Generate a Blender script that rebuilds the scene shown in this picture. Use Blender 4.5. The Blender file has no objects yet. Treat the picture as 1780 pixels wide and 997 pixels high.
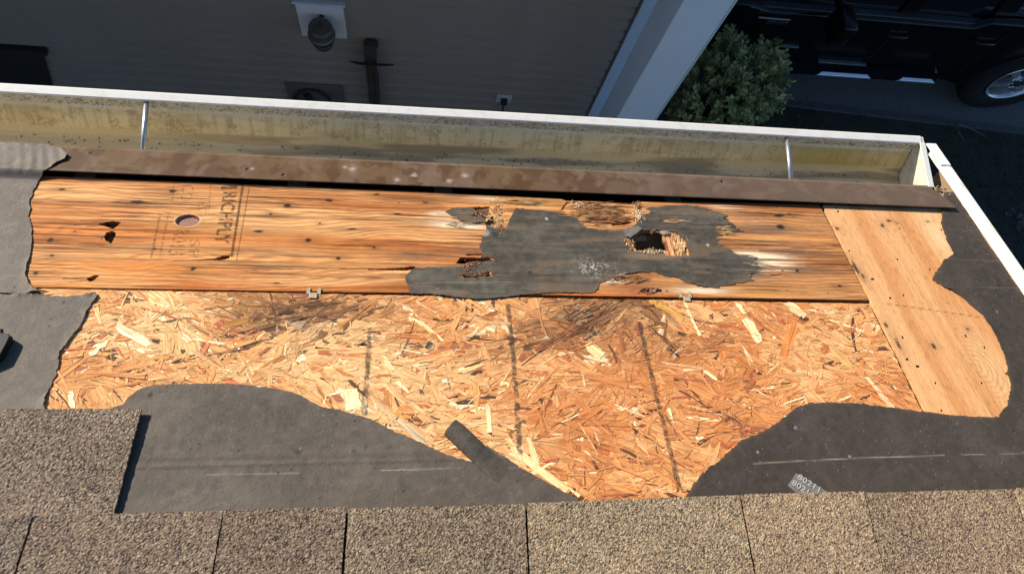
import bpy, bmesh, math, random
import numpy as np
from mathutils import Matrix, Vector

random.seed(7)
rng = np.random.default_rng(11)
S = bpy.context.scene
COL = S.collection

# ------------------------------------------------------------------ camera, sky, sun, exposure
CAM_H = 4.7                       # camera height above the ground
F_PX, CX, CY = 1190.0, 890.0, 498.5
PITCH = math.radians(22.76)       # 5/12 roof
RM = np.array([[0.98942703, -0.01982774, 0.14366982],
               [-0.02021819, 0.96208065, 0.27201478],
               [-0.14361539, -0.27204352, 0.95150772]])
cam = bpy.data.cameras.new("camera")
cam.sensor_width = 36.0
cam.lens = 36.0 * F_PX / 1780.0
cam.clip_start = 0.02
cam.clip_end = 2000
cam_o = bpy.data.objects.new("camera", cam)
COL.objects.link(cam_o)
m4 = np.eye(4); m4[:3, :3] = RM.T; m4[2, 3] = CAM_H
cam_o.matrix_world = Matrix(m4.tolist())
S.camera = cam_o

SUN = Vector((-0.70, 0.62, 0.36)).normalized()     # towards the sun
sun_el = math.asin(SUN.z)
world = bpy.data.worlds.new("World")
S.world = world
world.use_nodes = True
wn = world.node_tree.nodes
sky = wn.new("ShaderNodeTexSky")
sky.sky_type = 'NISHITA'
sky.sun_disc = False
sky.ozone_density = 4.5
sky.dust_density = 0.4
sky.air_density = 1.0
sky.sun_elevation = sun_el
sky.sun_rotation = math.atan2(SUN.x, SUN.y)
bg = wn["Background"]
bg.inputs[1].default_value = 0.095
world.node_tree.links.new(sky.outputs[0], bg.inputs[0])
sl = bpy.data.lights.new("sun", 'SUN')
sl.energy = 4.8
sl.angle = math.radians(0.5)
sl.color = (1.0, 0.90, 0.76)
so = bpy.data.objects.new("sun", sl)
COL.objects.link(so)
so.rotation_euler = SUN.to_track_quat('Z', 'Y').to_euler()
so.location = (-6, 6, 9)
S.view_settings.view_transform = 'Standard'
S.view_settings.look = 'None'
S.view_settings.gamma = 1
S.view_settings.exposure = 0.7

# ------------------------------------------------------------------ geometry of the place
NRM = np.array([0, math.sin(PITCH), math.cos(PITCH)])
DWN = np.array([0, math.cos(PITCH), -math.sin(PITCH)])
ROOF_O = np.array([0, 0, CAM_H]) - NRM               # foot of the viewer's perpendicular on the deck
ROOF = Matrix(((1, 0, 0, ROOF_O[0]),
               (0, DWN[1], NRM[1], ROOF_O[1]),
               (0, DWN[2], NRM[2], ROOF_O[2]),
               (0, 0, 0, 1)))                        # roof frame: u along the eave, w downslope, n off the deck


def ray(px, py):
    return RM.T @ np.array([(px - CX) / F_PX, -(py - CY) / F_PX, -1.0])


def rp(px, py, n=0.0):
    """measured photo point -> (u, w) on the roof plane n above the deck"""
    d = ray(px, py)
    d = d * (-(1 - n) / (d @ NRM))
    return float(d[0]), float(d @ DWN)


def rpl(pts, n=0.0):
    return np.array([rp(p[0], p[1], n if len(p) < 3 else p[2]) for p in pts])


def aty(px, py, y):
    d = ray(px, py)
    d = d * (y / d[1])
    return np.array([d[0], d[1], d[2] + CAM_H])


# ------------------------------------------------------------------ noise
def h2(ix, iy, s):
    n = (ix.astype(np.int64) * 374761393 + iy.astype(np.int64) * 668265263 + s * 144269504) & 0xffffffff
    n = ((n ^ (n >> 13)) * 1274126177) & 0xffffffff
    return ((n ^ (n >> 16)) & 0xffff) / 65535.0


def vn(x, y, s=0):
    x = np.asarray(x, float); y = np.asarray(y, float)
    ix = np.floor(x); iy = np.floor(y)
    fx = x - ix; fy = y - iy
    fx = fx * fx * (3 - 2 * fx); fy = fy * fy * (3 - 2 * fy)
    a = h2(ix, iy, s); b = h2(ix + 1, iy, s); c = h2(ix, iy + 1, s); d = h2(ix + 1, iy + 1, s)
    return (a * (1 - fx) + b * fx) * (1 - fy) + (c * (1 - fx) + d * fx) * fy


def fbm(x, y, o=4, s=0):
    t = 0; a = .5; tot = 0
    for k in range(o):
        t = t + a * vn(x, y, s + 17 * k); tot += a
        x = x * 2.03 + 5.1; y = y * 2.03 + 9.7; a *= .5
    return t / tot


def worley(x, y, s=0):
    ix = np.floor(x); iy = np.floor(y)
    best = np.full(x.shape, 9.0); bid = np.zeros(x.shape)
    for dx in (-1, 0, 1):
        for dy in (-1, 0, 1):
            cx = ix + dx; cy = iy + dy
            px = cx + h2(cx, cy, s); py = cy + h2(cx, cy, s + 5)
            d = (px - x) ** 2 + (py - y) ** 2
            k = d < best
            best = np.where(k, d, best); bid = np.where(k, h2(cx, cy, s + 9), bid)
    return np.sqrt(best), bid


def sst(a, b, x):
    t = np.clip((x - a) / (b - a), 0, 1)
    return t * t * (3 - 2 * t)


def mix(a, b, t):
    t = np.asarray(t)[..., None]
    return np.asarray(a) * (1 - t) + np.asarray(b) * t


# ------------------------------------------------------------------ tagging and meshes
def tag(o, label=None, cat=None, group=None, kind=None):
    if label: o['label'] = label
    if cat: o['category'] = cat
    if group: o['group'] = group
    if kind: o['kind'] = kind
    return o


def empty(name, M=None, label=None, cat=None, group=None):
    o = bpy.data.objects.new(name, None)
    o.empty_display_size = .1
    COL.objects.link(o)
    if M is not None: o.matrix_world = M
    return tag(o, label, cat, group)


def link(name, me, parent=None, M=None):
    o = bpy.data.objects.new(name, me)
    COL.objects.link(o)
    if parent is not None: o.parent = parent
    if M is not None: o.matrix_basis = M
    return o


def mesh_np(name, V, faces, mat, cols=None, uvs=None, smooth=False):
    """V (n,3); faces: list of int arrays (m,k)"""
    me = bpy.data.meshes.new(name)
    V = np.ascontiguousarray(V, dtype=np.float32)
    me.vertices.add(len(V)); me.vertices.foreach_set("co", V.ravel())
    fl = [np.asarray(f, dtype=np.int32) for f in faces if len(f)]
    idx = np.concatenate([f.ravel() for f in fl])
    tot = np.concatenate([np.full(len(f), f.shape[1], np.int32) for f in fl])
    st = np.concatenate([[0], np.cumsum(tot)[:-1]]).astype(np.int32)
    me.loops.add(len(idx)); me.loops.foreach_set("vertex_index", idx)
    me.polygons.add(len(tot)); me.polygons.foreach_set("loop_start", st)
    me.update(calc_edges=True)
    me.polygons.foreach_set("use_smooth", np.full(len(tot), smooth, dtype=bool))
    if cols is not None:
        ca = me.color_attributes.new("Col", 'FLOAT_COLOR', 'POINT')
        c4 = np.ones((len(V), 4), np.float32); c4[:, :3] = np.clip(cols, 0.002, 1)
        ca.data.foreach_set("color", c4.ravel())
    if uvs is not None:
        ul = me.uv_layers.new(name="UVMap")
        ul.data.foreach_set("uv", np.ascontiguousarray(uvs[idx], np.float32).ravel())
    me.materials.append(mat)
    me.update()
    return me


class MB:
    """collects simple solids into one mesh"""
    def __init__(self):
        self.v = []; self.f = []

    def add(self, v, f):
        k = len(self.v)
        self.v += [tuple(p) for p in v]
        self.f += [tuple(i + k for i in q) for q in f]
        return self

    def box(self, a, b):
        x0, y0, z0 = a; x1, y1, z1 = b
        return self.add([(x0, y0, z0), (x1, y0, z0), (x1, y1, z0), (x0, y1, z0), (x0, y0, z1), (x1, y0, z1), (x1, y1, z1), (x0, y1, z1)],
                        [(0, 3, 2, 1), (4, 5, 6, 7), (0, 1, 5, 4), (1, 2, 6, 5), (2, 3, 7, 6), (3, 0, 4, 7)])

    def tube(self, pts, r, seg=8, cap=True):
        pts = [Vector(p) for p in pts]
        rr = r if isinstance(r, (list, tuple)) else [r] * len(pts)
        V = []
        for i, p in enumerate(pts):
            t = (pts[min(i + 1, len(pts) - 1)] - pts[max(i - 1, 0)]).normalized()
            a = Vector((0, 0, 1)) if abs(t.z) < .9 else Vector((1, 0, 0))
            x = t.cross(a).normalized(); y = t.cross(x)
            for k in range(seg):
                an = 2 * math.pi * k / seg
                V.append(p + (x * math.cos(an) + y * math.sin(an)) * rr[i])
        Fc = []
        for i in range(len(pts) - 1):
            for k in range(seg):
                a = i * seg + k; b = i * seg + (k + 1) % seg
                Fc.append((a, a + seg, b + seg, b))
        if cap:
            Fc.append(tuple(range(seg))); Fc.append(tuple(reversed([len(V) - seg + k for k in range(seg)])))
        return self.add(V, Fc)

    def loft(self, rings, cap=True):
        n = len(rings[0]); V = [p for r in rings for p in r]; Fc = []
        for i in range(len(rings) - 1):
            for k in range(n):
                a = i * n + k; b = i * n + (k + 1) % n
                Fc.append((a, b, b + n, a + n))
        if cap:
            Fc.append(tuple(reversed(range(n)))); Fc.append(tuple(len(V) - n + k for k in range(n)))
        return self.add(V, Fc)

    def build(self, name, mat, parent=None, bevel=0, smooth=False, M=None):
        me = bpy.data.meshes.new(name)
        me.from_pydata(self.v, [], self.f)
        bm = bmesh.new(); bm.from_mesh(me)
        bmesh.ops.recalc_face_normals(bm, faces=bm.faces)
        if bevel:
            bmesh.ops.bevel(bm, geom=[e for e in bm.edges if e.is_manifold and e.calc_face_angle(0) > .5], offset=bevel, segments=2, profile=.5, affect='EDGES')
        bm.to_mesh(me); bm.free()
        if smooth:
            for p in me.polygons: p.use_smooth = True
        me.materials.append(mat)
        return link(name, me, parent, M)


# ------------------------------------------------------------------ materials
def new_mat(name):
    m = bpy.data.materials.new(name); m.use_nodes = True
    return m, m.node_tree.nodes, m.node_tree.links, m.node_tree.nodes["Principled BSDF"]


def plain(name, col, rough=.6, metal=0., spec=.5, var=.15, scale=12., bump=0., bscale=200., stretch=(1, 1, 1), col2=None, lo=.35, hi=.7, coat=0.):
    m, N, L, b = new_mat(name)
    tc = N.new("ShaderNodeTexCoord"); mp = N.new("ShaderNodeMapping"); mp.inputs['Scale'].default_value = stretch
    L.new(tc.outputs['Object'], mp.inputs[0])
    nz = N.new("ShaderNodeTexNoise"); nz.inputs['Scale'].default_value = scale; nz.inputs['Detail'].default_value = 6; nz.inputs['Roughness'].default_value = .65
    L.new(mp.outputs[0], nz.inputs[0])
    cr = N.new("ShaderNodeValToRGB"); cr.color_ramp.elements[0].position = lo; cr.color_ramp.elements[1].position = hi
    c2 = col2 or tuple(min(1, c * (1 + var)) for c in col)
    c1 = col if col2 else tuple(c * (1 - var) for c in col)
    cr.color_ramp.elements[0].color = (*c1, 1); cr.color_ramp.elements[1].color = (*c2, 1)
    L.new(nz.outputs[0], cr.inputs[0]); L.new(cr.outputs[0], b.inputs['Base Color'])
    b.inputs['Roughness'].default_value = rough; b.inputs['Metallic'].default_value = metal
    b.inputs['Specular IOR Level'].default_value = spec
    if coat: b.inputs['Coat Weight'].default_value = coat; b.inputs['Coat Roughness'].default_value = .04
    if bump:
        n2 = N.new("ShaderNodeTexNoise"); n2.inputs['Scale'].default_value = bscale; n2.inputs['Detail'].default_value = 4
        L.new(mp.outputs[0], n2.inputs[0])
        bp = N.new("ShaderNodeBump"); bp.inputs['Strength'].default_value = bump; bp.inputs['Distance'].default_value = .004
        L.new(n2.outputs[0], bp.inputs['Height']); L.new(bp.outputs[0], b.inputs['Normal'])
    return m


def vcol(name, rough=.7, spec=.3, nscale=900., namt=.35, stretch=(1, 1, 1), uv=False, bump=.25, bdist=.0006):
    """colour from the mesh attribute Col (grain, stains and print laid out in metres on the piece) plus fine procedural grain"""
    m, N, L, b = new_mat(name)
    at = N.new("ShaderNodeAttribute"); at.attribute_name = "Col"
    tc = N.new("ShaderNodeTexCoord"); mp = N.new("ShaderNodeMapping"); mp.inputs['Scale'].default_value = stretch
    L.new(tc.outputs['UV' if uv else 'Object'], mp.inputs[0])
    nz = N.new("ShaderNodeTexNoise"); nz.inputs['Scale'].default_value = nscale; nz.inputs['Detail'].default_value = 3
    L.new(mp.outputs[0], nz.inputs[0])
    mr = N.new("ShaderNodeMapRange"); mr.inputs[1].default_value = .25; mr.inputs[2].default_value = .75
    mr.inputs[3].default_value = 1 - namt; mr.inputs[4].default_value = 1 + namt
    L.new(nz.outputs[0], mr.inputs[0])
    mx = N.new("ShaderNodeVectorMath"); mx.operation = 'SCALE'
    L.new(at.outputs['Color'], mx.inputs[0]); L.new(mr.outputs[0], mx.inputs['Scale'])
    L.new(mx.outputs[0], b.inputs['Base Color'])
    b.inputs['Roughness'].default_value = rough; b.inputs['Specular IOR Level'].default_value = spec
    if bump:
        bp = N.new("ShaderNodeBump"); bp.inputs['Strength'].default_value = bump; bp.inputs['Distance'].default_value = bdist
        L.new(nz.outputs[0], bp.inputs['Height']); L.new(bp.outputs[0], b.inputs['Normal'])
    return m


def ink(name, col, scale, lo, hi, stretch=(1, 1, 1), top=.85):
    """worn print: pigment broken up by noise"""
    m, N, L, b = new_mat(name)
    b.inputs['Base Color'].default_value = (*col, 1); b.inputs['Roughness'].default_value = .8; b.inputs['Specular IOR Level'].default_value = .1
    tc = N.new("ShaderNodeTexCoord"); mp = N.new("ShaderNodeMapping"); mp.inputs['Scale'].default_value = stretch
    L.new(tc.outputs['Object'], mp.inputs[0])
    nz = N.new("ShaderNodeTexNoise"); nz.inputs['Scale'].default_value = scale; nz.inputs['Detail'].default_value = 5
    L.new(mp.outputs[0], nz.inputs[0])
    mr = N.new("ShaderNodeMapRange"); mr.inputs[1].default_value = lo; mr.inputs[2].default_value = hi; mr.inputs[3].default_value = 0; mr.inputs[4].default_value = top
    L.new(nz.outputs[0], mr.inputs[0]); L.new(mr.outputs[0], b.inputs['Alpha'])
    return m


M_PLY = vcol("plywood_face", .78, .2, 40., .30, (1.2, 26, 2), bump=.3)
M_PATCH = vcol("plywood_patch_face", .78, .2, 40., .30, (26, 1.2, 2), bump=.3)
M_OSB = vcol("wood_strand", .78, .2, 1., .55, (18, 260, 1), uv=True, bump=.5)
M_FELT = vcol("asphalt_felt", .66, .28, 600., .32, bump=.5)
M_SHIN = vcol("granule_shingle", .8, .25, 1500., .25, bump=.3)
M_GUT = vcol("gutter_metal", .55, .35, 600., .18, bump=.1)
M_DRIP = vcol("brown_metal", .55, .2, 250., .12, (1, 3, 1), bump=.08)
M_WHITE = plain("white_metal", (.72, .68, .57), .45, 0, .4, .03, 30, col2=(.82, .80, .72), lo=.3, hi=.5)
M_WHITEDIRT = plain("white_trim_metal", (.62, .58, .44), .5, 0, .4, col2=(.84, .82, .76), scale=26, lo=.3, hi=.5)
M_GALV = plain("galvanised_steel", (.55, .56, .56), .35, .85, .5, .12, 60)
M_CLIP = plain("clip_steel", (.40, .32, .20), .5, .0, .5, .12, 200)
M_RAFT = plain("rafter_wood", (.30, .20, .11), .8, scale=8, stretch=(8, 1, 8))
M_DARKWOOD = plain("raw_wood_edge", (.42, .30, .18), .85, scale=60)
M_SHADE = plain("painted_shade_black", (.012, .009, .007), .95, spec=.05, scale=60, var=.4)  # near-black colour stands in for the shade inside eave and attic
M_CORE = plain("board_core", (.14, .075, .035), .9, scale=200, var=.5)
M_SIDE = plain("siding_vinyl", (.275, .25, .222), .6, 0, .25, .05, 6)
M_SIDEW = plain("house_wall_paint", (.34, .33, .31), .7, scale=4)
M_POST = plain("white_sky_shade", (.58, .71, .84), .5, 0, .4, .025, 5)  # white paint with the blue of sky shade put into its colour
M_TRIM = plain("white_trim_sky_shade", (.52, .63, .75), .55, 0, .3, .04, 9)  # white trim, blue sky shade painted in likewise
M_DARK = plain("dark_plastic", (.02, .02, .022), .6)
M_BLACK = plain("black_rubber", (.010, .010, .011), .6, spec=.3)
M_TYRE = plain("tyre_rubber", (.012, .012, .013), .8, spec=.25, bump=.4, bscale=80)
M_PAINT = plain("black_car_paint", (.004, .004, .006), .22, 0, .3, .1)
M_GLASSD = plain("dark_car_glass", (.006, .008, .012), .06, 0, .5, .05)
M_CHROME = plain("chrome", (.75, .77, .80), .14, 1., .5, .04)
M_STEP = plain("chrome_step", (.78, .80, .82), .22, .8, .5, .04)
M_JAR = plain("smoked_glass", (.07, .08, .085), .15, 0, .6, .2, 40)
M_BRONZE = plain("dark_bronze", (.025, .022, .02), .4, .4)
M_BOARD = plain("weathered_wood", (.055, .042, .032), .85, scale=10, var=.4, stretch=(8, 8, 1))
M_GREYP = plain("grey_plate", (.13, .125, .12), .6)
M_ASPH = plain("driveway_asphalt", (.135, .135, .132), .85, scale=40, var=.2, bump=.5, bscale=120)
M_SOIL = plain("soil_ground", (.035, .030, .022), .95, scale=5, col2=(.045, .048, .028), bump=.8, bscale=40)
M_GRASS = plain("grass_blade", (.035, .045, .018), .7, col2=(.06, .075, .03), scale=3)
M_TWIG = plain("dry_twig", (.20, .16, .11), .8)
M_BARK = plain("bark", (.06, .045, .032), .9, scale=60)
M_LEAF = vcol("bush_leaf", .55, .35, 60., .2, bump=0)
M_ROOFB = plain("brown_roof", (.12, .10, .08), .9, scale=80, bump=.5)
M_BRICKP = plain("foundation_concrete", (.2, .19, .18), .9, scale=15)

# ------------------------------------------------------------------ sheets laid on the roof
def densify(P, step=.001, amp=0., seed=0, fr=160., closed=True):
    out = []
    n = len(P); s = 0
    for i in range(n if closed else n - 1):
        a = P[i]; b = P[(i + 1) % n]; d = b - a; L = float(np.hypot(*d))
        k = max(1, int(L / step)); t = np.arange(k) / k
        q = a + d * t[:, None]
        if amp:
            nn = np.array([-d[1], d[0]]) / max(L, 1e-6)
            w = (fbm((s + t * L) * fr, np.full(k, seed * 3.7), 4, seed) - .5) * 2 * amp
            q = q + nn * w[:, None]
        out.append(q); s += L
    return np.concatenate(out)


def smooth_poly(P, it=1):
    for _ in range(it):
        Q = np.empty((2 * len(P), 2)); nx = np.roll(P, -1, 0)
        Q[0::2] = .75 * P + .25 * nx; Q[1::2] = .25 * P + .75 * nx
        P = Q
    return P


def inside(U, W, P):
    r = np.zeros(U.shape, bool)
    x0, y0 = P.min(0); x1, y1 = P.max(0)
    box = (U >= x0) & (U <= x1) & (W >= y0) & (W <= y1)
    u = U[box]; w = W[box]; m = np.zeros(u.shape, bool)
    n = len(P)
    for i in range(n):
        ax, ay = P[i]; bx, by = P[(i + 1) % n]
        if ay == by: continue
        c = ((ay > w) != (by > w)) & (u < (bx - ax) * (w - ay) / (by - ay) + ax)
        m ^= c
    r[box] = m
    return r


def nearest(Q, T, chunk=4000):
    d = np.empty(len(Q)); ix = np.empty(len(Q), int)
    for k in range(0, len(Q), chunk):
        q = Q[k:k + chunk]
        dd = (q[:, :1] - T[None, :, 0]) ** 2 + (q[:, 1:2] - T[None, :, 1]) ** 2
        j = dd.argmin(1); ix[k:k + chunk] = j; d[k:k + chunk] = np.sqrt(dd[np.arange(len(q)), j])
    return d, ix


def sheet(name, outline, mat, hfun, cfun, pu=.0015, pw=.0015, thick=.002, holes=(), jag=.0006, seed=1, fr=160., need_d=False, hjag=None, skirt=None):
    """a real sheet: cut to its outline, with holes, relief and thickness. hfun/cfun get (u, w, distance to edge)"""
    outl = densify(np.asarray(outline), .0007, jag, seed, fr)
    hs = [densify(np.asarray(h), .0007, jag if hjag is None else hjag, seed + 3 + i, fr * 2) for i, h in enumerate(holes)]
    lo = outl.min(0); hi = outl.max(0)
    us = np.arange(lo[0] - pu, hi[0] + 2 * pu, pu); ws = np.arange(lo[1] - pw, hi[1] + 2 * pw, pw)
    nu, nw = len(us), len(ws)
    CUc, CWc = np.meshgrid(us[:-1] + pu / 2, ws[:-1] + pw / 2, indexing='ij')
    cm = inside(CUc, CWc, outl[::3])
    for h in hs: cm &= ~inside(CUc, CWc, h[::2])
    I, J = np.nonzero(cm)
    vid = lambda i, j: i * nw + j
    quads = np.stack([vid(I, J), vid(I + 1, J), vid(I + 1, J + 1), vid(I, J + 1)], 1)
    pad = np.zeros((nu + 1, nw + 1), bool); pad[1:nu, 1:nw] = cm
    E = []
    for di, dj, a, b in ((0, -1, (0, 0), (1, 0)), (1, 0, (1, 0), (1, 1)), (0, 1, (1, 1), (0, 1)), (-1, 0, (0, 1), (0, 0))):
        bd = ~pad[I + 1 + di, J + 1 + dj]
        E.append(np.stack([vid(I[bd] + a[0], J[bd] + a[1]), vid(I[bd] + b[0], J[bd] + b[1])], 1))
    E = np.concatenate(E)
    used, inv = np.unique(quads, return_inverse=True)
    quads = inv.reshape(-1, 4)
    mp = -np.ones(nu * nw, int); mp[used] = np.arange(len(used)); E = mp[E]
    UW = np.stack([us[used // nw], ws[used % nw]], 1)
    T = np.concatenate([outl] + hs)
    bv = np.unique(E)
    d, ix = nearest(UW[bv], T)
    ok = d < 1.6 * max(pu, pw)
    UW[bv[ok]] = T[ix[ok]]
    D = None
    if need_d:
        D, _ = nearest(UW, T[::5])
    n = hfun(UW[:, 0], UW[:, 1], D); c = cfun(UW[:, 0], UW[:, 1], D)
    V = np.column_stack([UW, n])
    # edge skirt
    bmap = -np.ones(len(V), int); bmap[bv] = len(V) + np.arange(len(bv))
    Vb = V[bv].copy(); Vb[:, 2] -= thick
    sk = np.stack([E[:, 0], bmap[E[:, 0]], bmap[E[:, 1]], E[:, 1]], 1)
    V2 = np.concatenate([V, Vb]); c2 = np.concatenate([c, c[bv] * .8 if skirt is None else np.tile(np.array(skirt), (len(bv), 1))])
    return mesh_np(name, V2, [quads, sk], mat, c2), V2


def place_roof(name, me, V, label, cat, group=None):
    """top-level thing lying on the roof, origin at its middle"""
    c = Vector(((V[:, 0].min() + V[:, 0].max()) / 2, (V[:, 1].min() + V[:, 1].max()) / 2, float(np.median(V[:, 2]))))
    me.transform(Matrix.Translation(-c))
    o = link(name, me)
    o.matrix_world = ROOF @ Matrix.Translation(c)
    return tag(o, label, cat, group)


def blob(u, w, px, py, rx, ry, sharp=1.0, warp=.35, seed=0):
    """soft mark centred on a measured point, radii in photo pixels"""
    c = rp(px, py); ru = rx * .00088; rw = ry * .0014
    q = ((u - c[0]) / ru) ** 2 + ((w - c[1]) / rw) ** 2
    q = q * (1 + warp * 2 * (fbm(u * 60, w * 140, 3, seed + int(px)) - .5))
    return np.exp(-q ** sharp)


def seg(u, w, a, b, wid, n=0.):
    a = np.array(rp(*a, n)); b = np.array(rp(*b, n)); d = b - a; L2 = d @ d
    t = np.clip(((u - a[0]) * d[0] + (w - a[1]) * d[1]) / L2, 0, 1)
    dd = np.hypot(u - a[0] - t * d[0], w - a[1] - t * d[1])
    return np.exp(-(dd / wid) ** 2)


# ================================================================== THE ROOF WE STAND ON
roof = empty("house_roof", ROOF, "shingled house roof with its eave stripped back to bare plywood and strand board", "roof")

U_L, U_R = -1.6, 1.285
W_EAVE, W_SEAM = 1.118, .7795

# --- plywood eave sheet -------------------------------------------------
MAINHOLE = [(1094, 420), (1102, 412), (1110, 405), (1120, 401), (1130, 402), (1134, 405), (1140, 400), (1152, 402), (1154, 412), (1158, 420), (1161, 434), (1146, 434), (1136, 433), (1128, 430), (1120, 435), (1106, 436), (1097, 428)]
SLITS = [
    [(170, 389), (195, 384), (211, 386), (204, 393), (197, 398), (188, 395), (180, 392)],
    [(184, 404), (195, 401), (202, 404), (199, 413), (193, 424), (181, 415)],
    [(638, 467), (700, 465), (715, 462), (722, 463), (722, 468), (705, 470), (640, 469)],
    [(330, 452), (372, 449), (385, 445), (400, 443), (398, 449), (385, 452)],
    [(150, 484), (163, 478), (173, 478), (165, 486), (155, 490)],
    [(792, 458), (800, 447), (850, 448), (858, 453), (830, 455), (812, 459)],
    [(803, 478), (830, 476), (850, 472), (854, 480), (835, 482), (806, 483)],
    [(808, 441), (842, 441), (846, 443), (812, 444)],
    [(822, 362), (850, 358), (853, 362), (826, 366)],
    [(816, 376), (832, 369), (850, 370), (848, 374), (830, 376)],
    [(842, 389), (850, 380), (856, 374), (860, 381), (866, 387), (850, 392)],
    [(1062, 388), (1092, 383), (1099, 386), (1085, 390), (1064, 391)],
    [(1110, 505), (1125, 500), (1150, 503), (1153, 508), (1135, 506), (1118, 509)],
]
INNER = rpl([(985, 351), (1060, 352), (1110, 354), (1122, 364), (1106, 386), (1062, 395), (1020, 391), (1000, 377), (975, 364)])
FIBER = rpl([(1158, 404), (1172, 404), (1184, 414), (1196, 436), (1197, 443), (1164, 444), (1108, 446), (1098, 432), (1120, 428)])
KN = rp(326, 383)


def ply_h(u, w, D):
    g = fbm(u * 6, w * 420, 3, 3) - .5
    n = .00035 * g + .0003 * (fbm(u * 4, w * 8, 3, 9) - .5)
    q = np.hypot((u - KN[0]) / .0205, (w - KN[1]) / .0150)
    n = n - .0052 * sst(1.03, .97, q)
    inn = inside(u, w, INNER)
    n = n - np.where(inn, .0010 + .0026 * fbm(u * 14, w * 520, 3, 21), 0)
    fb = inside(u, w, FIBER)
    n = n - np.where(fb, .0012 + .0022 * fbm(u * 500, w * 60, 2, 22), 0)
    return n


KNOTS = [(108, 329, 10, 3), (240, 352, 14, 4), (88, 417, 6, 4), (90, 444, 6, 3), (300, 332, 8, 4), (500, 357, 8, 4), (536, 417, 9, 4), (335, 467, 6, 4),
         (588, 449, 6, 3), (62, 475, 5, 3), (740, 352, 8, 2), (130, 402, 3, 2), (268, 432, 4, 2), (448, 402, 12, 2.5), (470, 372, 5, 2), (612, 398, 14, 1.6), (650, 430, 4, 2), (690, 372, 10, 1.5), (480, 492, 9, 1.6), (556, 388, 3, 2), (394, 410, 4, 1.5), (1356, 394, 12, 6), (1352, 375, 16, 3), (1386, 470, 6, 4), (1460, 497, 9, 3), (1372, 372, 9, 2), (570, 348, 9, 3), (655, 338, 9, 2)]


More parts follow.
